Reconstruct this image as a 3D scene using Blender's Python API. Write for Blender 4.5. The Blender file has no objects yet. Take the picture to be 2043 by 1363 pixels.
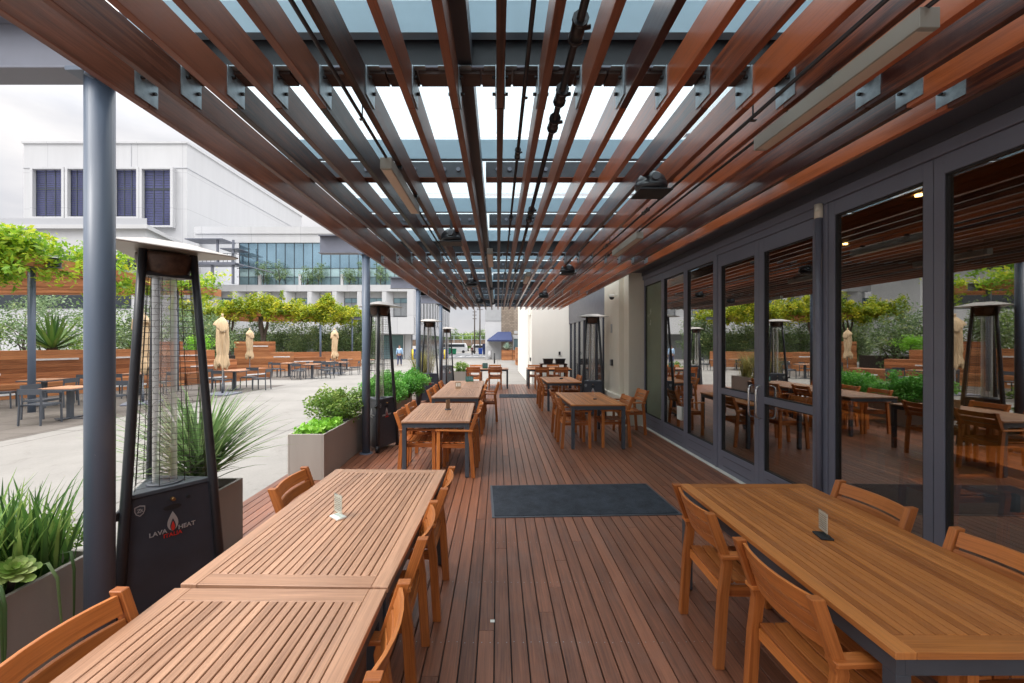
import bpy, bmesh, math, random
import numpy as np
from mathutils import Vector, Matrix
S = bpy.context.scene
COL = S.collection
R = math.radians
random.seed(7)
rng = np.random.default_rng(11)

# ------------------------------------------------------------------ materials
def newmat(name):
    m = bpy.data.materials.new(name); m.use_nodes = True
    nt = m.node_tree; nt.nodes.clear()
    out = nt.nodes.new('ShaderNodeOutputMaterial')
    return m, nt, out
def N(nt, t, **kw):
    n = nt.nodes.new(t)
    for k, v in kw.items():
        if k.startswith('i_'):
            key = k[2:]
            key = int(key) if key.isdigit() else key.replace('_', ' ')
            n.inputs[key].default_value = v
        else: setattr(n, k, v)
    return n
def L(nt, a, b): nt.links.new(a, b)
def ramp(nt, fac, cols):
    r = nt.nodes.new('ShaderNodeValToRGB')
    el = r.color_ramp.elements
    while len(el) < len(cols): el.new(0.5)
    for e, (p, c) in zip(el, cols): e.position = p; e.color = (*c, 1)
    L(nt, fac, r.inputs[0]); return r.outputs[0]
def math_(nt, op, a, b=None):
    n = nt.nodes.new('ShaderNodeMath'); n.operation = op
    for i, v in enumerate((a, b)):
        if v is None: continue
        if isinstance(v, (int, float)): n.inputs[i].default_value = v
        else: L(nt, v, n.inputs[i])
    return n.outputs[0]
def paint(name, col, rough=.5, metal=0, var=.12, scale=6, bump=0, bscale=60, coat=0, spec=.5, streak=False):
    m, nt, out = newmat(name)
    p = N(nt, 'ShaderNodeBsdfPrincipled'); L(nt, p.outputs[0], out.inputs[0])
    tc = N(nt, 'ShaderNodeTexCoord')
    mp = N(nt, 'ShaderNodeMapping'); L(nt, tc.outputs['Object'], mp.inputs[0])
    if streak: mp.inputs['Scale'].default_value = (1, 1, .12)
    no = N(nt, 'ShaderNodeTexNoise', i_Scale=scale, i_Detail=6, i_Roughness=.6); L(nt, mp.outputs[0], no.inputs[0])
    c = ramp(nt, no.outputs[0], [(.3, [x*(1-var) for x in col]), (.7, [min(1, x*(1+var)) for x in col])])
    L(nt, c, p.inputs['Base Color'])
    L(nt, math_(nt, 'MULTIPLY_ADD', no.outputs[0], .25) if False else math_(nt, 'ADD', math_(nt, 'MULTIPLY', no.outputs[0], .2), rough-.1), p.inputs['Roughness'])
    p.inputs['Metallic'].default_value = metal
    p.inputs['Specular IOR Level'].default_value = spec
    p.inputs['Coat Weight'].default_value = coat; p.inputs['Coat Roughness'].default_value = .15
    if bump:
        nb = N(nt, 'ShaderNodeTexNoise', i_Scale=bscale, i_Detail=4); L(nt, tc.outputs['Object'], nb.inputs[0])
        b = N(nt, 'ShaderNodeBump', i_Strength=bump, i_Distance=.01); L(nt, nb.outputs[0], b.inputs['Height']); L(nt, b.outputs[0], p.inputs['Normal'])
    return m
def wood(name, dark, light, rough=.4, coat=0, grain=1.0, tint=.35, hue=None, bump=.25, gs=28, coatr=.15, spec=.4, wear=.3):
    """UVMap: u along the board in metres, v across; R map: per-board random."""
    m, nt, out = newmat(name)
    p = N(nt, 'ShaderNodeBsdfPrincipled'); L(nt, p.outputs[0], out.inputs[0])
    uv = N(nt, 'ShaderNodeUVMap', uv_map='UVMap'); rv = N(nt, 'ShaderNodeUVMap', uv_map='R')
    sx = N(nt, 'ShaderNodeSeparateXYZ'); L(nt, rv.outputs[0], sx.inputs[0])
    mp = N(nt, 'ShaderNodeMapping'); L(nt, uv.outputs[0], mp.inputs[0]); mp.inputs['Scale'].default_value = (2.2, gs*3.2, 1)
    n1 = N(nt, 'ShaderNodeTexNoise', i_Scale=1.0, i_Detail=6, i_Roughness=.68, i_Distortion=.9); L(nt, mp.outputs[0], n1.inputs[0])
    mp2 = N(nt, 'ShaderNodeMapping'); L(nt, uv.outputs[0], mp2.inputs[0]); mp2.inputs['Scale'].default_value = (1.3, gs*.55, 1)
    n2 = N(nt, 'ShaderNodeTexNoise', i_Scale=1.6, i_Detail=4); L(nt, mp2.outputs[0], n2.inputs[0])
    f = math_(nt, 'ADD', math_(nt, 'MULTIPLY', n1.outputs[0], .65*grain), math_(nt, 'MULTIPLY', n2.outputs[0], 1-.65*grain))
    f = math_(nt, 'ADD', f, math_(nt, 'MULTIPLY', math_(nt, 'SUBTRACT', sx.outputs[0], .5), tint))
    c = ramp(nt, f, [(.28, dark), (.72, light)])
    oi = N(nt, 'ShaderNodeObjectInfo')
    hs = N(nt, 'ShaderNodeHueSaturation'); L(nt, c, hs.inputs['Color'])
    hs.inputs['Saturation'].default_value = 1.0
    L(nt, math_(nt, 'ADD', math_(nt, 'MULTIPLY', oi.outputs['Random'], .22), .9), hs.inputs['Value'])
    tcw = N(nt, 'ShaderNodeTexCoord'); nw = N(nt, 'ShaderNodeTexNoise', i_Scale=2.3, i_Detail=7, i_Roughness=.7); L(nt, tcw.outputs['Object'], nw.inputs[0])
    wf = math_(nt, 'MULTIPLY', math_(nt, 'SUBTRACT', nw.outputs[0], .5), wear*4)
    gm = N(nt, 'ShaderNodeMix', data_type='RGBA'); gm.clamp_factor = True; L(nt, wf, gm.inputs[0]); L(nt, hs.outputs[0], gm.inputs[6]); gm.inputs[7].default_value = (*[(d*.5+l*.5)*.55+.06 for d, l in zip(dark, light)], 1)
    L(nt, gm.outputs[2], p.inputs['Base Color'])
    L(nt, math_(nt, 'ADD', math_(nt, 'MULTIPLY', n1.outputs[0], .25), rough-.1), p.inputs['Roughness'])
    p.inputs['Coat Weight'].default_value = coat; p.inputs['Coat Roughness'].default_value = coatr
    p.inputs['Specular IOR Level'].default_value = spec
    b = N(nt, 'ShaderNodeBump', i_Strength=bump, i_Distance=.003); L(nt, n1.outputs[0], b.inputs['Height']); L(nt, b.outputs[0], p.inputs['Normal'])
    return m
def leafmat(name, cols, trans=.35, rough=.5):
    m, nt, out = newmat(name)
    rv = N(nt, 'ShaderNodeUVMap', uv_map='R'); sx = N(nt, 'ShaderNodeSeparateXYZ'); L(nt, rv.outputs[0], sx.inputs[0])
    c = ramp(nt, sx.outputs[0], cols)
    p = N(nt, 'ShaderNodeBsdfPrincipled', i_Roughness=rough); L(nt, c, p.inputs['Base Color'])
    t = N(nt, 'ShaderNodeBsdfTranslucent'); L(nt, c, t.inputs[0])
    mx = N(nt, 'ShaderNodeMixShader', i_0=trans); L(nt, p.outputs[0], mx.inputs[1]); L(nt, t.outputs[0], mx.inputs[2])
    L(nt, mx.outputs[0], out.inputs[0]); return m
def glassmat(name, tint=(.55, .55, .5), base=.1, k=.85, pw=2.5, gl=(1, 1, 1), rough=0.0):
    m, nt, out = newmat(name)
    lw = N(nt, 'ShaderNodeLayerWeight', i_Blend=.5)
    f = math_(nt, 'ADD', math_(nt, 'MULTIPLY', math_(nt, 'POWER', lw.outputs['Facing'], pw), k), base)
    t = N(nt, 'ShaderNodeBsdfTransparent'); t.inputs[0].default_value = (*tint, 1)
    g = N(nt, 'ShaderNodeBsdfGlossy', i_Roughness=rough); g.inputs[0].default_value = (*gl, 1)
    mx = N(nt, 'ShaderNodeMixShader'); L(nt, f, mx.inputs[0]); L(nt, t.outputs[0], mx.inputs[1]); L(nt, g.outputs[0], mx.inputs[2])
    L(nt, mx.outputs[0], out.inputs[0]); return m
def emis(name, col, s):
    m, nt, out = newmat(name); e = N(nt, 'ShaderNodeEmission', i_Strength=s); e.inputs[0].default_value = (*col, 1); L(nt, e.outputs[0], out.inputs[0]); return m

M = {}
M['deck'] = wood('deck_boards', (.07, .024, .013), (.36, .14, .075), rough=.36, tint=.2, gs=30, bump=.35, spec=.45, wear=.5)
M['slat'] = wood('pergola_slats', (.022, .009, .006), (.2, .072, .04), rough=.4, tint=.45, coat=.0, spec=.25, gs=16)
M['slatred'] = wood('pergola_slats_red', (.035, .008, .005), (.4, .1, .03), rough=.34, tint=.6, coat=.4, coatr=.16, gs=16)
M['packer'] = wood('packer_timber', (.03, .02, .018), (.09, .06, .052), rough=.6, tint=.4, gs=16)
M['chair'] = wood('chair_teak', (.22, .052, .01), (.64, .215, .05), rough=.42, tint=.3, wear=.35, coat=.05, gs=24)
M['tablepale'] = wood('table_teak_weathered', (.24, .115, .062), (.6, .335, .205), rough=.4, tint=.14, gs=30)
M['tableorange'] = wood('table_teak_oiled', (.27, .08, .018), (.62, .23, .06), rough=.38, tint=.4, gs=34)
M['bench'] = wood('bench_ipe', (.2, .07, .025), (.52, .22, .09), rough=.5, tint=.4, gs=14)
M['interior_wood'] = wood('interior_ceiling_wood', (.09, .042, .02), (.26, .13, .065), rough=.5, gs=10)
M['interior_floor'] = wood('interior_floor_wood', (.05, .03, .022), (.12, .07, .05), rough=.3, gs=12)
M['oak'] = wood('interior_oak', (.25, .13, .05), (.4, .24, .1), rough=.45)
M['column'] = paint('column_paint', (.095, .125, .175), .4, var=.06, scale=3, streak=True)
M['beam'] = paint('beam_paint', (.15, .16, .2), .45, var=.08)
M['beamshade'] = paint('beam_paint_shaded', (.012, .013, .016), .5)  # beam paint with the shade under the roof put into its colour
M['beamdark'] = paint('beam_dark_paint', (.045, .048, .058), .45, var=.1)
M['purlin'] = paint('purlin_paint', (.27, .38, .45), .4, var=.05)
def scuffed(m):
    nt = m.node_tree; p = [n for n in nt.nodes if n.type == 'BSDF_PRINCIPLED'][0]; src = p.inputs['Base Color'].links[0].from_socket
    tc = N(nt, 'ShaderNodeTexCoord'); mp = N(nt, 'ShaderNodeMapping'); mp.inputs['Scale'].default_value = (6, 6, 9); L(nt, tc.outputs['Object'], mp.inputs[0])
    a = N(nt, 'ShaderNodeTexNoise', i_Scale=1.6, i_Detail=9, i_Roughness=.75, i_Distortion=.8); L(nt, mp.outputs[0], a.inputs[0])
    f = math_(nt, 'MULTIPLY', math_(nt, 'GREATER_THAN', a.outputs[0], .69), .55)
    mx = N(nt, 'ShaderNodeMix', data_type='RGBA'); L(nt, f, mx.inputs[0]); L(nt, src, mx.inputs[6]); mx.inputs[7].default_value = (.5, .52, .55, 1); L(nt, mx.outputs[2], p.inputs['Base Color'])
scuffed(M['column'])
M['frame'] = paint('door_frame_paint', (.17, .175, .22), .38, var=.05, scale=2)
M['frame2'] = paint('fascia_paint', (.06, .062, .078), .4, var=.08)
M['galv'] = paint('galvanised_plate', (.3, .35, .38), .45, metal=.6, var=.2, scale=30)
M['bolt'] = paint('dark_bolt', (.02, .02, .022), .4, metal=.5)
M['pipe'] = paint('dark_pipe', (.028, .028, .032), .35, metal=.3, var=.2, scale=20)
M['fixture'] = paint('light_fixture_grey', (.27, .265, .235), .45, var=.04)
M['diffuser'] = paint('light_diffuser', (.5, .4, .32), .5, var=.03)
M['speaker'] = paint('speaker_black', (.02, .022, .026), .35, var=.1)
M['tablemetal'] = paint('table_frame_metal', (.058, .066, .08), .42, var=.08, scale=12)
M['heater'] = paint('heater_black_enamel', (.036, .042, .056), .4, var=.2, scale=4, coat=.1)
M['heaterpost'] = paint('heater_post', (.026, .028, .034), .38, var=.15)
M['hat'] = paint('heater_hat_steel', (.34, .31, .28), .38, metal=.55, var=.1, scale=5)
M['burner'] = paint('burner_rusty', (.07, .04, .028), .5, metal=.4, var=.5, scale=25)
M['wire'] = paint('guard_wire', (.03, .022, .017), .4, metal=.5, var=.3, scale=30)
M['brass'] = paint('brass_knob', (.35, .2, .08), .35, metal=.9)
M['silver'] = paint('logo_silver', (.55, .55, .55), .3, metal=.5, var=.05)
M['red'] = paint('logo_red', (.6, .03, .02), .4, var=.05)
M['taupe'] = paint('planter_taupe', (.35, .315, .28), .55, var=.06, scale=5, bump=.1, streak=True)
M['soil'] = paint('soil', (.03, .02, .014), .9, var=.4, scale=30, bump=.8)
M['white'] = paint('white_render', (.52, .525, .535), .7, var=.035, scale=1.2, bump=.05, streak=True)
def panelled(m, bw, bh):
    nt = m.node_tree; p = [n for n in nt.nodes if n.type == 'BSDF_PRINCIPLED'][0]; src = p.inputs['Base Color'].links[0].from_socket
    tc = N(nt, 'ShaderNodeTexCoord'); mp = N(nt, 'ShaderNodeMapping'); mp.inputs['Rotation'].default_value = (R(90), 0, 0); L(nt, tc.outputs['Object'], mp.inputs[0])
    br = N(nt, 'ShaderNodeTexBrick', i_Scale=1.0, offset=0.0); L(nt, mp.outputs[0], br.inputs[0])
    br.inputs['Brick Width'].default_value = bw; br.inputs['Row Height'].default_value = bh; br.inputs['Mortar Size'].default_value = .03
    br.inputs['Color1'].default_value = (1, 1, 1, 1); br.inputs['Color2'].default_value = (.96, .96, .965, 1); br.inputs['Mortar'].default_value = (.72, .72, .74, 1)
    mx = N(nt, 'ShaderNodeMix', data_type='RGBA', blend_type='MULTIPLY'); mx.inputs[0].default_value = 1; L(nt, src, mx.inputs[6]); L(nt, br.outputs[0], mx.inputs[7]); L(nt, mx.outputs[2], p.inputs['Base Color'])
M['panel'] = paint('white_panelled_render', (.52, .525, .535), .7, var=.035, scale=1.2, streak=True); panelled(M['panel'], 6.2, 5.0)
M['white2'] = paint('white_panel', (.42, .43, .455), .6, var=.03, scale=.6)
M['warmwhite'] = paint('warm_white_render', (.78, .76, .7), .7, var=.03, scale=1.5, streak=True)
M['cream'] = paint('cream_render', (.68, .63, .53), .75, var=.05, scale=2.2, bump=.15, streak=True)
M['greywall'] = paint('grey_render', (.37, .38, .39), .75, var=.06, scale=2)
M['darkglass'] = paint('dark_window_glass', (.05, .06, .07), .12, metal=.3, var=.2, scale=.5)
M['purpleglass'] = paint('tall_window_glass', (.09, .095, .2), .18, metal=.35, var=.3, scale=.25)
M['shade'] = paint('window_shade', (.22, .23, .24), .35, var=.1)
M['teal'] = paint('window_teal_glass', (.2, .3, .33), .12, metal=.4, var=.2, scale=.4)
M['mullion'] = paint('mullion_dark', (.045, .055, .065), .4)
M['umbrella'] = paint('umbrella_canvas', (.64, .47, .29), .85, var=.22, scale=14, bump=.4, bscale=20, streak=True)  # vertical streaks in the tone paint in shading of the canvas folds
M['rubber'] = paint('black_rubber', (.015, .015, .017), .6)
M['navy'] = paint('awning_navy', (.03, .045, .12), .75, var=.1)
M['green'] = paint('bin_green', (.02, .25, .12), .5); M['blue'] = paint('bin_blue', (.02, .08, .4), .5)
M['yellow'] = paint('bollard_yellow', (.75, .55, .03), .5)
M['paper'] = paint('white_paper', (.75, .74, .68), .6, var=.05)
M['brownmenu'] = paint('brown_menu', (.3, .2, .12), .6, var=.3, scale=60)
M['greenmenu'] = paint('green_menu', (.03, .13, .1), .5, var=.3, scale=60)
M['ink'] = paint('grey_ink', (.12, .12, .12), .7)
M['stainless'] = paint('stainless_handle', (.6, .6, .6), .22, metal=.95, var=.04)
M['bark'] = paint('bark', (.09, .07, .055), .85, var=.4, scale=14, bump=.8)
M['pole'] = paint('timber_pole', (.09, .075, .065), .85, var=.2)
M['skin'] = paint('skin', (.35, .2, .14), .6); M['hair'] = paint('dark_hair', (.02, .015, .012), .6)
M['shirt'] = paint('light_blue_shirt', (.38, .55, .78), .8, var=.06); M['navytrousers'] = paint('navy_trousers', (.045, .055, .12), .8)
M['darkcloth'] = paint('dark_clothes', (.03, .025, .03), .8); M['redcloth'] = paint('dull_red_top', (.16, .05, .05), .8)
M['white_shoe'] = paint('white_shoe', (.6, .6, .58), .6)
M['acrylic'] = glassmat('clear_acrylic', (.93, .96, .95), .06, .5, 3)
M['glass'] = glassmat('storefront_glass', (.62, .6, .5), .19, .78, 1.6)
M['tube'] = glassmat('heater_glass_tube', (.95, .95, .94), .22, .55, 1.6, rough=.4)
M['frosted'] = paint('frosted_glass', (.16, .19, .13), .25, var=.15, scale=1)
M['curtain'] = paint('curtain_wall_glass', (.3, .46, .56), .08, metal=.75, var=.3, scale=.12)
M['curtainpale'] = paint('curtain_wall_pale_glass', (.45, .62, .63), .1, metal=.6, var=.2, scale=.2)
M['downlight'] = emis('warm_downlight', (1, .62, .25), 12)

def concrete(name, c0, c1, joint=3.0, rough=.75, off=(0, 0, 0)):
    m, nt, out = newmat(name)
    p = N(nt, 'ShaderNodeBsdfPrincipled'); L(nt, p.outputs[0], out.inputs[0]); p.inputs['Roughness'].default_value = rough
    tc = N(nt, 'ShaderNodeTexCoord')
    a = N(nt, 'ShaderNodeTexNoise', i_Scale=.45, i_Detail=8, i_Roughness=.65); L(nt, tc.outputs['Object'], a.inputs[0])
    b = N(nt, 'ShaderNodeTexNoise', i_Scale=40, i_Detail=3); L(nt, tc.outputs['Object'], b.inputs[0])
    f = math_(nt, 'ADD', math_(nt, 'MULTIPLY', a.outputs[0], .75), math_(nt, 'MULTIPLY', b.outputs[0], .25))
    c = ramp(nt, f, [(.35, c0), (.65, c1)])
    mp = N(nt, 'ShaderNodeMapping'); L(nt, tc.outputs['Object'], mp.inputs[0]); mp.inputs['Location'].default_value = off
    br = N(nt, 'ShaderNodeTexBrick', i_Scale=1.0, offset=0.0); L(nt, mp.outputs[0], br.inputs[0])
    br.inputs['Brick Width'].default_value = joint; br.inputs['Row Height'].default_value = joint; br.inputs['Mortar Size'].default_value = .018
    br.inputs['Color1'].default_value = (1, 1, 1, 1); br.inputs['Color2'].default_value = (.95, .95, .95, 1); br.inputs['Mortar'].default_value = (.5, .49, .47, 1)
    st = N(nt, 'ShaderNodeTexNoise', i_Scale=1.4, i_Detail=9, i_Roughness=.75, i_Distortion=1.2); L(nt, tc.outputs['Object'], st.inputs[0])
    sc = ramp(nt, st.outputs[0], [(.28, (.74, .72, .7)), (.46, (1, 1, 1))])
    m0 = N(nt, 'ShaderNodeMix', data_type='RGBA', blend_type='MULTIPLY'); m0.inputs[0].default_value = 1; L(nt, c, m0.inputs[6]); L(nt, sc, m0.inputs[7]); c = m0.outputs[2]
    mx = N(nt, 'ShaderNodeMix', data_type='RGBA', blend_type='MULTIPLY'); mx.inputs[0].default_value = 1
    L(nt, c, mx.inputs[6]); L(nt, br.outputs[0], mx.inputs[7]); L(nt, mx.outputs[2], p.inputs['Base Color'])
    bp = N(nt, 'ShaderNodeBump', i_Strength=.15, i_Distance=.01); L(nt, b.outputs[0], bp.inputs['Height']); L(nt, bp.outputs[0], p.inputs['Normal'])
    return m
M['concrete'] = concrete('plaza_concrete', (.175, .165, .15), (.245, .232, .212), 4.2)
M['paving'] = concrete('dark_paving', (.08, .067, .057), (.13, .112, .095), .9)
M['asphalt'] = concrete('asphalt', (.16, .165, .17), (.24, .24, .245), 50)
M['marking'] = paint('road_marking', (.7, .7, .7), .7)
def matmat():
    m, nt, out = newmat('charcoal_mat')
    p = N(nt, 'ShaderNodeBsdfPrincipled', i_Roughness=.95); L(nt, p.outputs[0], out.inputs[0]); tc = N(nt, 'ShaderNodeTexCoord')
    a = N(nt, 'ShaderNodeTexNoise', i_Scale=5, i_Detail=8, i_Roughness=.7); L(nt, tc.outputs['Object'], a.inputs[0])
    b = N(nt, 'ShaderNodeTexNoise', i_Scale=260, i_Detail=2); L(nt, tc.outputs['Object'], b.inputs[0])
    f = math_(nt, 'ADD', math_(nt, 'MULTIPLY', a.outputs[0], .6), math_(nt, 'MULTIPLY', b.outputs[0], .4))
    L(nt, ramp(nt, f, [(.38, (.012, .015, .022)), (.62, (.05, .06, .078))]), p.inputs['Base Color'])
    bp = N(nt, 'ShaderNodeBump', i_Strength=1, i_Distance=.01); L(nt, b.outputs[0], bp.inputs['Height']); L(nt, bp.outputs[0], p.inputs['Normal'])
    return m
M['mat'] = matmat()
def brickmat():
    m, nt, out = newmat('tan_block_wall')
    p = N(nt, 'ShaderNodeBsdfPrincipled', i_Roughness=.85); L(nt, p.outputs[0], out.inputs[0]); tc = N(nt, 'ShaderNodeTexCoord')
    mp = N(nt, 'ShaderNodeMapping'); L(nt, tc.outputs['Object'], mp.inputs[0]); mp.inputs['Rotation'].default_value = (R(90), 0, 0)
    br = N(nt, 'ShaderNodeTexBrick', i_Scale=1.0); L(nt, mp.outputs[0], br.inputs[0])
    br.inputs['Brick Width'].default_value = .4; br.inputs['Row Height'].default_value = .2; br.inputs['Mortar Size'].default_value = .02
    br.inputs['Color1'].default_value = (.4, .33, .26, 1); br.inputs['Color2'].default_value = (.3, .24, .19, 1); br.inputs['Mortar'].default_value = (.2, .17, .14, 1)
    L(nt, br.outputs[0], p.inputs['Base Color']); return m
M['brick'] = brickmat()
def roofmat():
    m, nt, out = newmat('ribbed_polycarbonate')
    tc = N(nt, 'ShaderNodeTexCoord'); sx = N(nt, 'ShaderNodeSeparateXYZ'); L(nt, tc.outputs['Object'], sx.inputs[0])
    w = math_(nt, 'FRACT', math_(nt, 'MULTIPLY', sx.outputs[1], 60)); w = math_(nt, 'GREATER_THAN', w, .8)
    c = ramp(nt, w, [(0, (.72, .78, .8)), (1, (.56, .63, .66))])
    t = N(nt, 'ShaderNodeBsdfTransparent'); L(nt, c, t.inputs[0])
    d = N(nt, 'ShaderNodeBsdfTranslucent'); L(nt, c, d.inputs[0])
    mx = N(nt, 'ShaderNodeMixShader', i_0=.25); L(nt, t.outputs[0], mx.inputs[1]); L(nt, d.outputs[0], mx.inputs[2])
    L(nt, mx.outputs[0], out.inputs[0]); return m
M['roof'] = roofmat()
M['grassblade'] = leafmat('strap_leaves', [(0, (.04, .1, .025)), (.5, (.13, .28, .06)), (1, (.36, .5, .13))])
M['greyblade'] = leafmat('grey_green_blades', [(0, (.07, .13, .04)), (.5, (.18, .31, .11)), (1, (.38, .5, .22))])
M['goldblade'] = leafmat('golden_grass', [(0, (.1, .11, .02)), (.5, (.25, .24, .06)), (1, (.45, .4, .15))])
M['agave'] = leafmat('agave_leaves', [(0, (.03, .09, .02)), (.5, (.08, .2, .04)), (1, (.2, .35, .08))], .15)
M['bluegrey'] = leafmat('blue_agave', [(0, (.2, .3, .24)), (1, (.4, .52, .42))], .15)
M['vine'] = leafmat('vine_leaves', [(0, (.06, .13, .01)), (.4, (.24, .34, .02)), (.8, (.58, .56, .03)), (1, (.75, .6, .05))], .45)
M['vinegreen'] = leafmat('vine_leaves_green', [(0, (.06, .15, .015)), (.4, (.22, .42, .03)), (.8, (.52, .62, .04)), (1, (.75, .6, .06))], .45)
M['shrub'] = leafmat('shrub_leaves', [(0, (.05, .085, .035)), (.5, (.14, .22, .085)), (.85, (.26, .34, .13)), (1, (.48, .42, .13))], .3)
M['bush'] = leafmat('bush_leaves', [(0, (.05, .1, .02)), (.5, (.17, .3, .05)), (1, (.45, .52, .14))], .35)
M['fern'] = leafmat('fern_leaves', [(0, (.05, .18, .03)), (.5, (.14, .42, .06)), (1, (.34, .62, .14))], .4)
M['lime'] = leafmat('lime_leaves', [(0, (.12, .32, .02)), (.5, (.25, .55, .04)), (1, (.4, .7, .1))], .4)
M['olive'] = leafmat('olive_leaves', [(0, (.07, .12, .06)), (.5, (.17, .26, .12)), (1, (.3, .4, .2))], .3)
M['rosette'] = leafmat('rosette_leaves', [(0, (.2, .36, .06)), (.6, (.42, .55, .15)), (1, (.6, .68, .3))], .25)
M['petal'] = leafmat('orange_petals', [(0, (.6, .12, .03)), (1, (.8, .4, .05))], .3)

# ------------------------------------------------------------------ mesh builder
class MB:
    def __init__(s): s.V = []; s.F = []; s.U = []; s.Rn = []; s.MI = []; s.SM = []
    def face(s, idx, uvs, rn, mi=0, sm=False): s.F.append(idx); s.U.append(uvs); s.Rn.append(rn); s.MI.append(mi); s.SM.append(sm)
    def hexa(s, c, mi=0, L_=None):
        """c: 8 corners; bottom 0-3 ccw, top 4-7; long axis guessed"""
        b = len(s.V); s.V += [tuple(p) for p in c]
        rn = (random.random(), random.random()); o = (random.random()*50, random.random()*50)
        P = [Vector(p) for p in c]
        ax = [(P[1]-P[0]), (P[3]-P[0]), (P[4]-P[0])]
        ln = [a.length for a in ax]; k = ln.index(max(ln)) if L_ is None else L_
        la = ax[k].normalized()
        for f in ((0, 3, 2, 1), (4, 5, 6, 7), (0, 1, 5, 4), (1, 2, 6, 5), (2, 3, 7, 6), (3, 0, 4, 7)):
            p0 = P[f[0]]; e1 = P[f[1]]-p0; e2 = P[f[3]]-p0
            n = e1.cross(e2)
            if n.length < 1e-12: continue
            ca = n.normalized().cross(la)
            if ca.length < .2: ca = e1.normalized(); lb = e2.normalized()
            else: lb = la; ca.normalize()
            s.face([b+i for i in f], [((P[i]-P[0]).dot(lb)+o[0], (P[i]-P[0]).dot(ca)+o[1]) for i in f], rn, mi)
    def box(s, x0, x1, y0, y1, z0, z1, mi=0, L_=None):
        s.hexa([(x0, y0, z0), (x1, y0, z0), (x1, y1, z0), (x0, y1, z0), (x0, y0, z1), (x1, y0, z1), (x1, y1, z1), (x0, y1, z1)], mi, L_)
    def bar(s, p0, p1, w, t, up=(0, 0, 1), mi=0, w1=None, t1=None):
        p0 = Vector(p0); p1 = Vector(p1); d = (p1-p0).normalized(); up = Vector(up)
        sd = d.cross(up)
        if sd.length < 1e-4: sd = d.cross(Vector((0, 1, 0)))
        sd.normalize(); u = sd.cross(d).normalized()
        w1 = w if w1 is None else w1; t1 = t if t1 is None else t1
        c = []
        for (p, ww, tt) in ((p0, w, t), (p1, w1, t1)):
            c += [p-sd*ww/2-u*tt/2, p+sd*ww/2-u*tt/2, p+sd*ww/2+u*tt/2, p-sd*ww/2+u*tt/2]
        s.hexa(c, mi, 2)
    def path(s, pts, wv, tv, mi=0):
        """rectangular section swept along pts, wv and tv full width vectors"""
        pts = [Vector(p) for p in pts]; wv = Vector(wv)/2; tv = Vector(tv)/2
        b = len(s.V); rn = (random.random(), random.random()); o = (random.random()*50, random.random()*50)
        for p in pts: s.V += [tuple(p-wv-tv), tuple(p+wv-tv), tuple(p+wv+tv), tuple(p-wv+tv)]
        l = 0; W = wv.length*2; T = tv.length*2
        for i in range(len(pts)-1):
            dl = (pts[i+1]-pts[i]).length
            for k, ww in enumerate((W, T, W, T)):
                a = b+4*i+k; a2 = b+4*i+(k+1) % 4
                v0 = o[1]+k*.1
                s.face([a, a2, a2+4, a+4], [(l+o[0], v0), (l+o[0], v0+ww), (l+dl+o[0], v0+ww), (l+dl+o[0], v0)], rn, mi)
            l += dl
        s.face([b+3, b+2, b+1, b], [(0, 0), (0, W), (T, W), (T, 0)], rn, mi)
        e = b+4*(len(pts)-1); s.face([e, e+1, e+2, e+3], [(0, 0), (0, W), (T, W), (T, 0)], rn, mi)
    def tube(s, pts, r, n=8, mi=0, cap=True):
        pts = [Vector(p) for p in pts]; m = len(pts)
        rs = r if isinstance(r, (list, tuple)) else [r]*m
        b = len(s.V); rn = (random.random(), random.random()); o = random.random()*50
        ref = Vector((0, 0, 1)) if abs((pts[-1]-pts[0]).normalized().z) < .9 else Vector((1, 0, 0))
        l = 0
        for i, p in enumerate(pts):
            d = (pts[min(i+1, m-1)]-pts[max(i-1, 0)]).normalized()
            a = d.cross(ref).normalized(); c = d.cross(a)
            for k in range(n):
                t = 2*math.pi*k/n; s.V.append(tuple(p+(a*math.cos(t)+c*math.sin(t))*rs[i]))
        for i in range(m-1):
            dl = (pts[i+1]-pts[i]).length
            for k in range(n):
                a = b+i*n+k; a2 = b+i*n+(k+1) % n; c = rs[i]*2*math.pi/n
                s.face([a, a+n, a2+n, a2], [(l+o, k*c), (l+dl+o, k*c), (l+dl+o, k*c+c), (l+o, k*c+c)], rn, mi, True)
            l += dl
        if cap:
            s.face([b+k for k in range(n)], [(0, 0)]*n, rn, mi); s.face([b+(m-1)*n+k for k in reversed(range(n))], [(0, 0)]*n, rn, mi)
    def prism(s, poly, z0, z1, mi=0, mat=None):
        """poly ccw in xy, extruded in z, optional matrix"""
        n = len(poly); b = len(s.V); rn = (random.random(), random.random())
        for z in (z0, z1):
            for (x, y) in poly:
                v = Vector((x, y, z)); s.V.append(tuple(mat @ v if mat else v))
        s.face([b+i for i in reversed(range(n))], [tuple(poly[i]) for i in reversed(range(n))], rn, mi)
        s.face([b+n+i for i in range(n)], [tuple(p) for p in poly], rn, mi)
        for i in range(n):
            j = (i+1) % n; s.face([b+i, b+j, b+n+j, b+n+i], [(0, z0), (1, z0), (1, z1), (0, z1)], rn, mi)
    def frustum(s, p0, p1, z0, z1, mi=0):
        n = len(p0); b = len(s.V); rn = (random.random(), random.random())
        for z, pp in ((z0, p0), (z1, p1)):
            for (x, y) in pp: s.V.append((x, y, z))
        s.face([b+i for i in reversed(range(n))], [(0, 0)]*n, rn, mi); s.face([b+n+i for i in range(n)], [(0, 0)]*n, rn, mi)
        for i in range(n):
            j = (i+1) % n; s.face([b+i, b+j, b+n+j, b+n+i], [(0, z0), (1, z0), (1, z1), (0, z1)], rn, mi)
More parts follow.
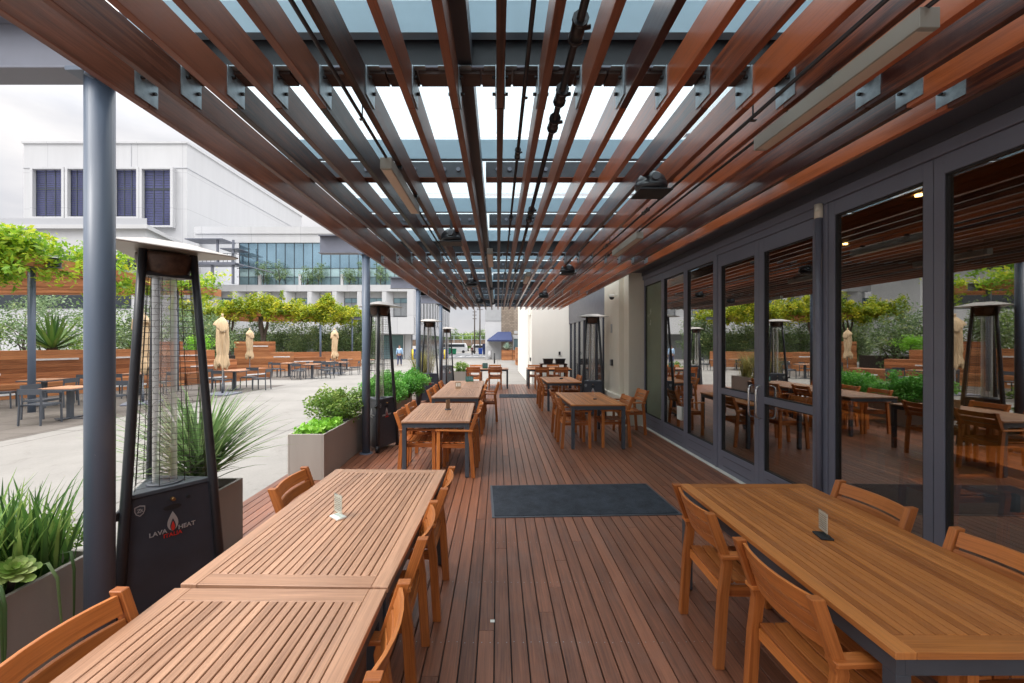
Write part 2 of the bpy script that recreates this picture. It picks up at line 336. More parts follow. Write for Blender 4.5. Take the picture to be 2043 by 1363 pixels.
    def lathe(s, prof, n=16, c=(0, 0), mi=0, fn=None, sm=True):
        b = len(s.V); rn = (random.random(), random.random())
        for i, (r, z) in enumerate(prof):
            for k in range(n):
                t = 2*math.pi*k/n; rr = r*(fn(t, z) if fn else 1)
                s.V.append((c[0]+rr*math.cos(t), c[1]+rr*math.sin(t), z))
        for i in range(len(prof)-1):
            for k in range(n):
                a = b+i*n+k; a2 = b+i*n+(k+1) % n
                s.face([a, a2, a2+n, a+n], [(0, 0), (1, 0), (1, 1), (0, 1)], rn, mi, sm)
    def mesh(s, name, mats, bevel=0):
        me = bpy.data.meshes.new(name)
        me.from_pydata(s.V, [], s.F)
        me.polygons.foreach_set('material_index', s.MI); me.polygons.foreach_set('use_smooth', s.SM)
        uv = me.uv_layers.new(name='UVMap'); rl = me.uv_layers.new(name='R')
        flat = [c for f in s.U for p in f for c in p]; uv.data.foreach_set('uv', flat)
        fr = [c for f, rn in zip(s.F, s.Rn) for _ in f for c in rn]; rl.data.foreach_set('uv', fr)
        for m in mats: me.materials.append(m)
        if bevel:
            bm = bmesh.new(); bm.from_mesh(me)
            bmesh.ops.bevel(bm, geom=[e for e in bm.edges if len(e.link_faces) == 2 and e.calc_face_angle(0) > .5], offset=bevel, segments=1, affect='EDGES', clamp_overlap=True)
            bm.to_mesh(me); bm.free()
        me.update(); return me
    def build(s, name, mats, parent=None, bevel=0):
        if not isinstance(mats, (list, tuple)): mats = [mats]
        o = bpy.data.objects.new(name, s.mesh(name, mats, bevel)); COL.objects.link(o)
        if parent is not None: o.parent = parent
        return o
def tag(o, label=None, cat=None, group=None, kind=None):
    if label: o['label'] = label
    if cat: o['category'] = cat
    if group: o['group'] = group
    if kind: o['kind'] = kind
    return o
def thing(name, label, cat, loc=(0, 0, 0), rz=0, group=None):
    o = bpy.data.objects.new(name, None); COL.objects.link(o); o.empty_display_size = .1
    o.location = loc; o.rotation_euler = (0, 0, rz); return tag(o, label, cat, group)
def clone(o, loc=None, rz=None, label=None, group=None, parent=None):
    c = o.copy(); COL.objects.link(c); c.parent = parent
    if loc is not None: c.location = loc
    if rz is not None: c.rotation_euler = (0, 0, rz)
    if label: c['label'] = label
    if group: c['group'] = group
    for ch in list(o.children): clone(ch, parent=c)
    return c
def gz(y):
    return -.03 if y < 14 else (-.03-.012*(y-14) if y < 90 else -.942)

# leaves: many rhombic leaf faces in one mesh, numpy built
def leaves(name, pos, size, mat, parent=None, aspect=.45, up=.3, rnd=None, droop=0, seedv=None):
    n = len(pos); d = rng.normal(size=(n, 3)); d[:, 2] = d[:, 2]*.6+up-droop
    d /= np.linalg.norm(d, axis=1)[:, None]
    q = rng.normal(size=(n, 3)); sd = np.cross(d, q); sd /= np.linalg.norm(sd, axis=1)[:, None]
    sz = (np.asarray(size)*rng.uniform(.6, 1.3, n))[:, None]
    nn = np.cross(d, sd)
    v = np.stack([pos-d*sz/2, pos+sd*sz*aspect/2+nn*sz*.06, pos+d*sz/2, pos-sd*sz*aspect/2+nn*sz*.06], 1).reshape(-1, 3)
    me = bpy.data.meshes.new(name); me.vertices.add(4*n); me.vertices.foreach_set('co', v.ravel())
    me.loops.add(4*n); me.loops.foreach_set('vertex_index', np.arange(4*n))
    me.polygons.add(n); me.polygons.foreach_set('loop_start', np.arange(0, 4*n, 4)); me.polygons.foreach_set('loop_total', np.full(n, 4))
    if rnd is None: rnd = rng.random(n)
    rl = me.uv_layers.new(name='R'); a = np.repeat(np.stack([rnd, rng.random(n)], 1), 4, 0); rl.data.foreach_set('uv', a.ravel())
    me.materials.append(mat); me.update(); me.validate()
    o = bpy.data.objects.new(name, me); COL.objects.link(o)
    if parent is not None: o.parent = parent
    return o
def clumps(centers, rad, per):
    """points around clump centres, returns pos and per-clump colour offset"""
    c = np.asarray(centers, float); k = len(c); ids = np.repeat(np.arange(k), per)
    off = rng.normal(size=(k*per, 3)); off /= np.linalg.norm(off, axis=1)[:, None]; off *= (rng.random(k*per)**.5)[:, None]
    rr = np.asarray(rad) if np.ndim(rad) else np.full(k, rad)
    pos = c[ids]+off*(rr[ids])[:, None]
    cl = rng.random(k)[ids]
    return pos, np.clip(cl*.55+rng.random(k*per)*.45, 0, 1)
def ellip(c, r, n, shell=.5):
    d = rng.normal(size=(n, 3)); d /= np.linalg.norm(d, axis=1)[:, None]
    return np.asarray(c)+d*np.asarray(r)*(shell+(1-shell)*rng.random(n))[:, None]
def blades(name, bases, mat, parent=None, length=.6, width=.02, spread=.5, droop=.6, segs=6, fold=.25, lean=None):
    V = []; F = []; Rn = []
    for (bx, by, bz) in bases:
        az = random.random()*2*math.pi if lean is None else lean()+random.gauss(0, .5)
        ln = length*random.uniform(.6, 1.2); sp = spread*random.uniform(.2, 1.2); dr = droop*random.uniform(.3, 1.3)
        h = Vector((math.cos(az), math.sin(az), 0)); sdv = Vector((-math.sin(az), math.cos(az), 0))
        p = Vector((bx, by, bz)); ang = sp; b = len(V); rn = random.random(); w0 = width*random.uniform(.7, 1.2)
        for i in range(segs+1):
            t = i/segs; w = w0*(1-t**2.2)*(.6+.4*min(1, t*3))+.0008
            dirv = h*math.sin(ang)+Vector((0, 0, 1))*math.cos(ang); nrm = h*math.cos(ang)-Vector((0, 0, 1))*math.sin(ang)
            V += [tuple(p-sdv*w/2), tuple(p+nrm*w*fold), tuple(p+sdv*w/2)]
            p = p+dirv*(ln/segs); ang = sp+dr*(t+1/segs)**1.5*1.6
        for i in range(segs):
            a = b+3*i; F += [(a, a+1, a+4, a+3), (a+1, a+2, a+5, a+4)]; Rn += [rn, rn]
    me = bpy.data.meshes.new(name); me.from_pydata(V, [], F)
    rl = me.uv_layers.new(name='R'); rl.data.foreach_set('uv', [c for r in Rn for _ in range(4) for c in (r, r)])
    me.polygons.foreach_set('use_smooth', [True]*len(F)); me.materials.append(mat); me.update()
    o = bpy.data.objects.new(name, me); COL.objects.link(o)
    if parent is not None: o.parent = parent
    return o
def textmesh(body, size, extrude=.002, align='CENTER'):
    cu = bpy.data.curves.new('lettering', 'FONT'); cu.body = body; cu.size = size; cu.extrude = extrude; cu.align_x = align; cu.offset = size*.012
    ob = bpy.data.objects.new('lettering', cu); COL.objects.link(ob)
    dg = bpy.context.evaluated_depsgraph_get(); me = bpy.data.meshes.new_from_object(ob.evaluated_get(dg))
    bpy.data.objects.remove(ob); bpy.data.curves.remove(cu); return me
def text(name, body, size, mat, mtx, parent=None, extrude=.002, align='CENTER'):
    me = textmesh(body, size, extrude, align); me.transform(mtx); me.materials.clear(); me.materials.append(mat)
    o = bpy.data.objects.new(name, me); COL.objects.link(o)
    if parent is not None: o.parent = parent
    return o

# ------------------------------------------------------------------ ground
g = MB()
ys = [-60, -6, 14, 30, 50, 70, 90, 200, 600]; xs = [-400, -60, -20, 0, 20, 60, 400]
b0 = 0
for y in ys:
    for x in xs: g.V.append((x, y, gz(y)))
for j in range(len(ys)-1):
    for i in range(len(xs)-1):
        a = j*len(xs)+i; g.face([a, a+1, a+len(xs)+1, a+len(xs)], [(0, 0)]*4, (.5, .5))
tag(g.build('ground', M['concrete']), kind='structure')
def sheet(name, poly, dz, mat):
    """ground-following sheet: poly given as (x0,x1,y0,y1) rectangles cut at the slope break"""
    m = MB()
    for (x0, x1, y0, y1) in poly:
        cuts = [y0]+[c for c in (14, 30, 50, 70, 90) if y0 < c < y1]+[y1]
        for a, c in zip(cuts, cuts[1:]):
            b = len(m.V); m.V += [(x0, a, gz(a)+dz), (x1, a, gz(a)+dz), (x1, c, gz(c)+dz), (x0, c, gz(c)+dz)]
            m.face([b, b+1, b+2, b+3], [(0, 0)]*4, (.5, .5))
    return tag(m.build(name, mat), kind='structure')
sheet('paving', [(-40, -8.85, 2, 17.6), (-40, -9.6, 20.4, 31)], .004, M['paving'])
sheet('road', [(-30, -2.2, 60, 78), (-30, 30, 78, 96)], .004, M['asphalt'])
sheet('crosswalk', [(-9+i*1.3, -8.3+i*1.3, 63+i*.9, 66.5+i*.9) for i in range(6)]+[(-9.5+i*1.6, -8.7+i*1.6, 69, 72.5) for i in range(5)], .008, M['marking'])

# deck
d = MB(); pitch = .0953; x = -2.78
joist = .0072
while x < 3.02:
    y = -1.2+random.uniform(-5, 0); x1 = min(x+pitch-joist, 3.03)
    while y < 17.2:
        l = random.choice([4.2, 4.8, 5.4, 6.0, 7.2]); y1 = min(y+l, 17.2)
        if y1 > -1.2: d.box(x, x1, max(y, -1.2), y1-.002, -.02, 0)
        y += l
    x += pitch
sc_ = MB()
for jy in np.arange(-.6, 17, .61):
    xx = -2.78
    while xx < 3.0:
        for dx in (.018, .068):
            cx_, cy_ = xx+dx+random.gauss(0, .0015), jy+random.gauss(0, .004)
            b = len(sc_.V); r_ = .0035; sc_.V += [(cx_+r_*math.cos(R(a)), cy_+r_*math.sin(R(a)), .0006) for a in range(0, 360, 60)]
            sc_.face([b+i for i in range(6)], [(0, 0)]*6, (.5, .5))
        xx += pitch
tag(sc_.build('deck_screws_floor', M['galv']), kind='structure')
deck = tag(d.build('deck', M['deck'], bevel=.0016), kind='structure')
u = MB(); u.box(-2.77, 3.03, -1.19, 17.19, -.028, -.022); tag(u.build('deck_substrate_floor', M['rubber']), kind='structure')

# ------------------------------------------------------------------ pergola over the deck
ZB, ZT = 2.95, 3.115
perg = thing('pergola', 'long timber and steel pergola with close hanging slats and translucent roof over the deck', 'pergola')
SX = [.013+.2285*k if k < 0 else .013+.211*k for k in range(-8, 12)]
JY = [-1.0, 2.17, 6.6, 10.93, 15.98]
slats = []
for i, xk in enumerate(SX):
    m = MB()
    for a, c in zip(JY, JY[1:]): m.box(xk-.019, xk+.019, a+.0015, c-.0015, ZB+random.uniform(-.001, .001), ZT)
    slats.append(m.build('slat', M['slatred'] if xk > .6 else M['slat'], perg, bevel=.002))
MY = [2.18, 6.59, 10.93, 15.25]
br = MB()
for sgn in (-1, 1):
    xo = sgn*.0225
    y0, y1 = -.08, .06
    br.hexa([(xo-.0025, y0, 2.972), (xo+.0025, y0, 2.972), (xo+.0025, y1, 2.972), (xo-.0025, y1, 2.972), (xo-.0025, y0, 3.117), (xo+.0025, y0, 3.117), (xo+.0025, y1, 3.117), (xo-.0025, y1, 3.117)])
    br.box(*(sorted((xo+sgn*.003, xo+sgn*.06))), -.07, .06, 3.1165, 3.1215)
    for (yy, zz) in ((-.045, 3.075), (.03, 3.035)):
        br.tube([(xo, yy, zz), (xo+sgn*.018, yy, zz)], .0085, 6, mi=1)
first = None
for yb in MY:
    for xk in SX:
        if first is None:
            first = br.build('bracket', [M['galv'], M['bolt']], perg); first.location = (xk, yb-.02, .001)
        else:
            c = first.copy(); COL.objects.link(c); c.parent = perg; c.location = (xk, yb-.02, .001)
for yb in MY:
    m = MB()
    m.box(-2.78, 2.36, yb-.072, yb+.072, 3.122, 3.134)
    m.box(-2.78, -1.86, yb-.006, yb+.006, 3.134, 3.39); m.box(-2.78, 2.36, yb-.072, yb+.072, 3.39, 3.403)
    m.build('cross_beam', [M['beam'] if True else 0], perg, bevel=.001)
    m = MB(); m.box(-1.859, 2.36, yb-.03, yb+.03, 3.1345, 3.3895); m.build('shaded_beam_core', M['beamshade'], perg)  # same paint as the beam ends, darkened in colour to show shade
    m = MB()
    for k in range(26):
        x0 = -1.84+k*.16; m.box(x0, x0+.15, yb-.055, yb+.05, 3.098+random.uniform(0, .004), 3.1205)
    m.build('timber_packer', M['packer'], perg)
    m = MB(); m.tube([(-2.06, yb, -.02), (-2.06, yb, 3.1)], .062, 28); m.tube([(-2.06, yb, -.02), (-2.06, yb, .012)], .1, 24); m.box(-2.15, -1.97, yb-.09, yb+.09, 3.1, 3.121)
    m.tube([(-2.02, yb-.1, 3.06), (-2.0, yb-.1, 3.118)], .02, 8)
    m.build('column', M['column'], perg)
py = [2.13+1.443*k for k in range(-2, 11)]
for k, yb in enumerate(py):
    m = MB(); m.box(-1.84, 2.34, yb-.04, yb+.012, 3.285, 3.445); m.build('purlin', M['purlin'], perg)
    if min(abs(yb-q) for q in MY) > .3:
        m = MB(); m.box(-1.84, -.22, yb-.045, yb+.03, 3.125, 3.255, 0); m.box(-.1, 2.34, yb-.045, yb+.03, 3.125, 3.255, 0)
        m.box(-1.84, -.22, yb-.06, yb+.05, 3.1165, 3.1225, 1); m.box(-.1, 2.34, yb-.06, yb+.05, 3.1165, 3.1225, 1)
        for xb in (-1.5, -1.1, -.85, -.7, -.45, -.33, .0, .1, .4, .7, .8, 1.2, 1.5, 1.9): m.tube([(xb, yb-.045, 3.19), (xb, yb-.06, 3.19)], .018, 8, mi=2)
        m.build('secondary_beam', [M['beamdark'], M['slat'], M['beam']], perg)
    if k < len(py)-1:
        m = MB(); m.box(-1.86, 2.36, yb+.02, py[k+1]-.05, 3.49, 3.496); m.build('roof_panel', M['roof'], perg)
m = MB(); m.box(-.2, -.13, -1, 15.9, 3.135, 3.27); m.build('longitudinal_channel', M['beamdark'], perg)
# sprinkler pipes under the roof, one thing each
def rod(name, label, x, z, r, joints=(), clip=.3):
    t = thing(name, label, 'pipe', (x, 0, 0))
    m = MB(); m.tube([(0, -1, z), (0, 15.6, z)], r, 10); m.build('pipe', M['pipe'], t)
    for jy in joints:
        m = MB(); m.tube([(0, jy-.05, z), (0, jy-.045, z), (0, jy+.045, z), (0, jy+.05, z)], [r*1.1, r*1.75, r*1.75, r*1.1], 10)
        m.tube([(0, jy-.06, z), (0, jy-.045, z)], r*2.0, 10); m.tube([(0, jy+.045, z), (0, jy+.06, z)], r*2.0, 10)
        m.tube([(0, jy, z), (r*3, jy, z+.01)], r*.6, 6); m.build('coupling', M['pipe'], t)
    m = MB()
    for yy in (2.18, 5.0, 6.59, 9.3, 10.93, 13.6): m.bar((r*.5, yy+.03, z), (r*.5, yy+.03, 3.12), .006, .006); m.bar((r*.5, yy+.02, z-r-.006), (r*.5, yy+.04, z-r-.006), .03, .004)
    m.build('hanger', M['pipe'], t); return t
rod('sprinkler_pipe', 'thin dark pipe running just right of the middle slat under the roof', .137, 3.045, .0105, (2.9, 4.4, 8))
rod('sprinkler_pipe', 'thick black pipe with bulging clamp couplings under the roof slats', .33, 3.035, .017, (1.73, 2.2, 2.48, 4.15, 4.4, 7.6, 10.4))
rod('conduit', 'slim dark conduit hung below the slats left of the pergola middle', -.715, 2.93, .009)
rod('conduit', 'dark handrail-like conduit below the red slats, left of the long grey light', 1.335, 2.925, .0095, (3.8, 5.2))
rod('conduit', 'dark conduit in line with the long grey light above the doors', 1.515, 2.93, .009, (5.8,))
# linear light fixtures
lt = thing('linear_light', 'long grey box light under the red slats near the glass doors', 'light fixture', (1.52, 1.96, 0), 0, 'grey linear lights under the pergola')
m = MB(); m.box(-.037, .037, -.48, .48, 2.855, 2.928); m.build('housing', M['fixture'], lt, bevel=.002)
m = MB(); m.box(-.03, .03, -.46, .46, 2.852, 2.854); m.build('diffuser', M['diffuser'], lt)
m = MB(); m.box(.02, .06, -.3, -.27, 2.929, 2.95); m.box(.02, .06, .27, .3, 2.929, 2.95); m.build('clip', M['bolt'], lt)
for (x, y, lab) in ((-.715, 3.17, 'short grey box light hanging left of the middle among dark slats'), (1.52, 4.98, 'grey box light further along above the double doors'),
                    (-.1, 5.8, 'pale box light beside the middle of the pergola, past the left speaker'), (.52, 7.6, 'pale box light just right of the pergola middle, half way along'), (-1.18, 11.3, 'small far box light near the left edge of the pergola')):
    clone(lt, (x, y, 0), 0, lab)
# speakers
sp = thing('speaker', 'black half-round speaker hanging below the red slats above the double doors', 'speaker', (1.13, 3.1, 2.9), 0, 'black speakers hung from the pergola')
def spk():
    m = MB(); prof = []
    for i in range(9):
        t = i/8*math.pi/2; prof.append((.12*math.cos(t)*.95+.002, .1*math.sin(t)))
    m.lathe([(.001, -.055), (.085, -.052), (.118, -.03), (.122, 0)]+prof, 24, fn=lambda t, z: 1-.18*abs(math.sin(t))); return m
spk().build('cabinet', M['speaker'], sp)
m = MB(); m.tube([(0, -.075, .03), (0, -.1, .035)], .03, 12); m.build('badge', M['beamdark'], sp)
m = MB(); m.box(-.12, .12, -.11, .1, -.07, -.056); m.build('grille', M['rubber'], sp, bevel=.004)
m = MB(); m.box(-.015, .015, -.01, .01, .09, .22); m.build('bracket', M['pipe'], sp)
for (x, y, lab) in ((-.515, 4.67, 'black speaker hanging between the dark slats left of the middle, the first on that side'), (-.52, 8.3, 'second black speaker on the left side, half way down the pergola'),
                    (-.52, 12, 'farthest black speaker on the left side of the pergola'), (1.13, 6.8, 'second black speaker on the right side, before the cream pillar'), (1.13, 10.4, 'farthest black speaker on the right side, past the cream pillar')):
    clone(sp, (x, y, 2.9), 0, lab)

# ------------------------------------------------------------------ restaurant front on the right
XW = 3.04
rest = thing('restaurant_building', 'restaurant front with grey framed glass doors and windows under the pergola', 'building')
m = MB(); m.box(XW-.03, XW+.14, -3, 8.75, 3.02, 3.15); m.build('header', M['frame'], rest, bevel=.003)
m = MB(); m.box(2.42, 3.6, -3, 8.75, 3.172, 3.19); m.box(2.4, 2.42, -3, 8.75, 3.172, 3.5); m.box(XW-.05, XW-.032, -3, 8.75, 3.1, 3.171); m.build('fascia', M['frame2'], rest)
m = MB(); m.box(2.42, 12, -4, 8.9, 3.5, 3.7); m.box(3.4, 12, -4, 60, 3.72, 5.5); m.build('roof', M['frame2'], rest)
m = MB(); m.box(2.98, 3.06, -3, 8.75, -.028, .012); m.build('threshold', M['paper'], rest)
def pane_obj(y0, y1, z0, z1, parent, mat='glass', x=XW):
    q = MB(); q.box(x+.02, x+.026, y0-.004, y1+.004, z0-.004, z1+.004); return q.build('pane', M[mat], parent)
def frame_obj(name, y0, y1, side=.06, bot=.28, top=2.89, ztop=3.015, mid=None, mat='glass', gasket=True):
    q = MB(); a, b_ = XW-.012, XW+.055
    q.box(a, b_, y0, y0+side, .015, ztop); q.box(a, b_, y1-side, y1, .015, ztop)
    q.box(a, b_, y0+side, y1-side, .015, bot); q.box(a, b_, y0+side, y1-side, top, ztop)
    if mid: q.box(a, b_, y0+side, y1-side, mid[0], mid[1])
    o = q.build(name, M['frame'], rest, bevel=.002)
    gk = MB(); t = .012
    zs = [(bot, mid[0]), (mid[1], top)] if mid else [(bot, top)]
    for (z0, z1) in zs:
        gk.box(XW-.002, XW+.02, y0+side, y0+side+t, z0, z1); gk.box(XW-.002, XW+.02, y1-side-t, y1-side, z0, z1)
        gk.box(XW-.002, XW+.02, y0+side+t, y1-side-t, z0, z0+t); gk.box(XW-.002, XW+.02, y0+side+t, y1-side-t, z1-t, z1)
    gk.build('gasket', M['rubber'], o)
    for (z0, z1) in zs: pane_obj(y0+side, y1-side, z0, z1, o, mat)
    if bot > .2:
        pl = MB(); pl.box(XW-.016, XW-.0125, y0+side+.06, y1-side-.06, .08, .085); pl.box(XW-.016, XW-.0125, y0+side+.06, y1-side-.06, .2, .205); pl.build('rail_groove', M['frame2'], o)
    return o
frame_obj('window', 7.74, 8.72, mat='frosted')
frame_obj('window', 6.80, 7.735)
frame_obj('window', 5.86, 6.795)
for (y0, y1, hs) in ((4.885, 5.80, 4.95), (3.965, 4.88, 4.81)):
    o = frame_obj('door', y0, y1, side=.085, top=2.77, ztop=2.93, mid=(1.045, 1.12))
    hd = MB(); hd.tube([(XW-.01, hs, 1.24), (XW-.06, hs, 1.24), (XW-.085, hs, 1.22), (XW-.09, hs, 1.18), (XW-.09, hs, .93), (XW-.085, hs, .89), (XW-.06, hs, .87), (XW-.01, hs, .87)], .012, 10)
    hd.build('handle', M['stainless'], o)
m = MB(); m.box(XW-.02, XW+.06, 3.965, 5.80, 2.936, 3.018); m.build('transom', M['frame'], rest, bevel=.002)
for (ya, yb_) in ((5.803, 5.857), (3.86, 3.962)): m = MB(); m.box(XW-.02, XW+.07, ya, yb_, .013, 3.017); m.build('mullion', M['frame'], rest, bevel=.003)
m = MB(); m.tube([(XW-.045, 3.93, .013), (XW-.045, 3.93, 2.9)], .028, 12); m.build('drain_pipe', M['frame'], rest)
m = MB(); m.tube([(XW-.045, 3.93, 2.9), (XW-.045, 3.93, 3.03)], .034, 12); m.build('pipe_cap', M['cream'], rest)
for y1 in (3.855, 2.925, 1.995, 1.065, .135, -.795): frame_obj('window', y1-.925, y1, side=.068)
sg = MB(); sg.box(XW-.001, XW+.017, 6.98, 7.14, .44, .66); sg.build('notice', M['paper'], rest)
# pillar
m = MB(); m.box(2.62, 3.5, 9.1, 10.35, -.03, 3.5); m.box(2.72, 3.5, 8.75, 9.1, -.03, 3.5); m.build('pillar', M['cream'], rest, bevel=.006)
m = MB(); m.box(2.55, 2.72, 8.7, 9.1, -.02, .6); m.box(2.55, 2.62, 9.1, 10.3, -.02, .6); m.build('plinth', M['cream'], rest, bevel=.008)
m = MB(); m.box(2.575, 2.618, 9.55, 9.68, 1.2, 1.34); m.build('socket_box', M['pipe'], rest, bevel=.004)
m = MB(); m.box(2.6, 2.618, 9.62, 9.7, 1.95, 2.15); m.build('sign_plate', M['greywall'], rest)
m = MB(); m.box(XW, 3.2, 10.35, 18, -.03, .2); m.box(XW, 3.2, 10.35, 18, 2.5, 3.5)
for k in range(9): m.box(XW, XW+.1, 10.35+k*.92, 10.43+k*.92, .2, 2.5)
m.build('far_window_frame', M['frame2'], rest)
m = MB(); m.box(XW+.04, XW+.05, 10.35, 18, .2, 2.5); m.build('far_pane', M['darkglass'], rest)
m = MB(); m.box(1.45, 3.5, 18, 28, -.1, 4.2); m.build('end_wall', M['warmwhite'], rest, bevel=.01)
m = MB(); m.box(1.35, 1.45, 18.8, 28, -.2, 4.4); m.box(1.40, 1.449, 18.2, 18.8, 2.9, 4.2); m.build('end_pilaster', M['warmwhite'], rest)
m = MB(); m.box(2.6, 2.68, 17.96, 17.998, 1.18, 1.32); m.box(1.40, 1.449, 18.3, 18.5, .9, 1.05); m.build('wall_fitting', M['pipe'], rest)
# interior shell
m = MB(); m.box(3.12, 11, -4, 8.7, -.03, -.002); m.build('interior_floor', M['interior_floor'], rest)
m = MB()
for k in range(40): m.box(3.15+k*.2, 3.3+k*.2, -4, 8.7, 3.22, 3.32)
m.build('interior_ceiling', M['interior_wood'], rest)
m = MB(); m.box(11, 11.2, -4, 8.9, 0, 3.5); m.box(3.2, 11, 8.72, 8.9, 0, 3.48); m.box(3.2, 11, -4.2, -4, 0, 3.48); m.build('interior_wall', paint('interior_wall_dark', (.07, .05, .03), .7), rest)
m = MB(); m.box(7.8, 8.4, 1, 6, 0, 1.1); m.box(7.75, 8.45, .95, 6.05, 1.1, 1.15); m.build('counter', M['oak'], rest)
m = MB(); m.box(6, 6.5, 5.2, 5.7, 0, 3.2); m.box(6.2, 6.7, 1.2, 1.7, 0, 3.2); m.build('interior_column', paint('ochre_wall', (.2, .13, .04), .6), rest)
m = MB(); m.box(8.6, 9.8, 3.2, 3.4, 2.2, 2.55); m.build('hanging_menu_board', M['rubber'], rest)
for (x, y) in ((4.2, 4.2), (4.2, 2.2), (6.2, 3.4), (6.2, 1.2), (5.2, 6.3)):
    q = MB(); q.tube([(x, y, 3.2), (x, y, 3.219)], .03, 14); q.build('downlight', M['downlight'], rest)
    l = bpy.data.lights.new('downlight_lamp', 'SPOT'); l.energy = 60; l.color = (1, .8, .6); l.spot_size = R(80); l.spot_blend = .6; l.shadow_soft_size = .05
    o = bpy.data.objects.new('downlight_lamp', l); o.location = (x, y, 3.18); COL.objects.link(o)
# camera dome
t = thing('security_camera', 'small white dome camera at the top of the cream pillar', 'camera', (2.52, 9.3, 2.74))
m = MB(); m.lathe([(.001, .05), (.055, .045), (.07, .02), (.07, -.01)], 16); m.build('housing', M['paper'], t)
m = MB(); m.lathe([(.055, -.012), (.05, -.04), (.03, -.062), (.001, -.07)], 16); m.build('dome', M['speaker'], t)
m = MB(); m.box(.03, .1, -.015, .015, .0, .03); m.build('arm', M['paper'], t)

# ------------------------------------------------------------------ furniture prototypes
def table_mesh(parent, wm, W=.88, Ln=1.6):
    m = MB(); hw, hl = W/2, Ln/2
    m.box(-hw, -hw+.07, -hl, hl, .705, .73); m.box(hw-.07, hw, -hl, hl, .705, .73)
    m.box(-hw+.071, hw-.071, -hl, -hl+.085, .705, .7295); m.box(-hw+.071, hw-.071, hl-.085, hl, .705, .7295)
    n = 20; p = (W-.142)/n
    for k in range(n): m.box(-hw+.071+k*p+.0025, -hw+.071+(k+1)*p-.0025, -hl+.086, hl-.086, .709, .7295)
    m.build('tabletop', wm, parent, bevel=.002)
    m = MB(); i = .012
    m.box(-hw+i, -hw+i+.03, -hl+i, hl-i, .645, .7035); m.box(hw-i-.03, hw-i, -hl+i, hl-i, .645, .7035)
    m.box(-hw+i+.031, hw-i-.031, -hl+i, -hl+i+.03, .645, .7035); m.box(-hw+i+.031, hw-i-.031, hl-i-.03, hl-i, .645, .7035)
    m.box(-hw+i+.031, hw-i-.031, -.02, .02, .66, .7035)
    m.build('apron', M['tablemetal'], parent)
    for sx in (-1, 1):
        for sy in (-1, 1):
            m = MB(); cx, cy = sx*(hw-i-.026), sy*(hl-i-.026); m.box(cx-.026, cx+.026, cy-.026, cy+.026, .008, .6445); m.build('leg', M['tablemetal'], parent, bevel=.002)
            f = MB(); f.box(cx-.02, cx+.02, cy-.02, cy+.02, 0, .008); f.build('foot', M['rubber'], parent.children[-1] if False else [c for c in parent.children if c.name.startswith('leg')][-1])
tp = thing('dining_table', 'x', 'table', (0, 0, 0), 0, 'pale slatted tables along the planters'); table_mesh(tp, M['tablepale'])
to = thing('dining_table', 'x', 'table', (0, 0, 0), 0, 'orange slatted tables along the glass front'); table_mesh(to, M['tableorange'], W=.9, Ln=1.64)
def settable(proto, first, loc, rz, label):
    if first: proto.location = loc; proto.rotation_euler = (0, 0, rz); proto['label'] = label; return proto
    return clone(proto, loc, rz, label)
settable(tp, True, (-.875, 2.56, 0), R(-1.5), 'pale slatted table with a clear menu stand, nearest but one in the left row')
settable(tp, False, (-.905, .94, 0), R(-.5), 'pale slatted table cut off at the bottom edge, beside the lone near chair')
settable(tp, False, (-.81, 6.18, 0), R(1), 'pale table with a small brown card stand, before the joined pair by the planters')
settable(tp, False, (-.785, 8.52, 0), 0, 'pale table carrying the small brown menu box, joined to the one behind')
settable(tp, False, (-.79, 10.14, 0), 0, 'pale table carrying the green menu box, joined to the one in front')
settable(tp, False, (-.4, 16.05, 0), R(90), 'far left table set across the deck end with two chairs backing the camera')
settable(to, True, (1.755, 2.2, 0), R(0), 'orange slatted table at the lower right with a sticker on its apron')
settable(to, False, (1.62, 7.63, 0), R(1), 'square-looking brown table in front of the cream pillar')
settable(to, False, (1.67, 11.35, 0), R(1), 'brown table between the pillar heater and the far cross table')
settable(to, False, (1.93, 16.05, 0), R(90), 'far right table set across the deck before the white wall')
# sticker on the apron
t = tag(MB().build('x', M['paper']), 'x'); bpy.data.objects.remove(t)
t = thing('sticker', 'small printed sticker on the apron of the lower right table', 'sticker', (2.05, 1.3905, .676))
m = MB(); m.box(-.045, .0, -.001, .0, -.018, .016); m.build('orange_half', paint('sticker_orange', (.5, .13, .04), .5, var=.5, scale=200), t)
m = MB(); m.box(.001, .045, -.001, .0, -.018, .016); m.build('grey_half', paint('sticker_grey', (.35, .36, .36), .5, var=.5, scale=120), t)
text('lettering', 'HUDSON', .011, M['paper'], Matrix.Translation((-.023, -.0012, .004)) @ Matrix.Rotation(R(90), 4, 'X'), t, .0003)

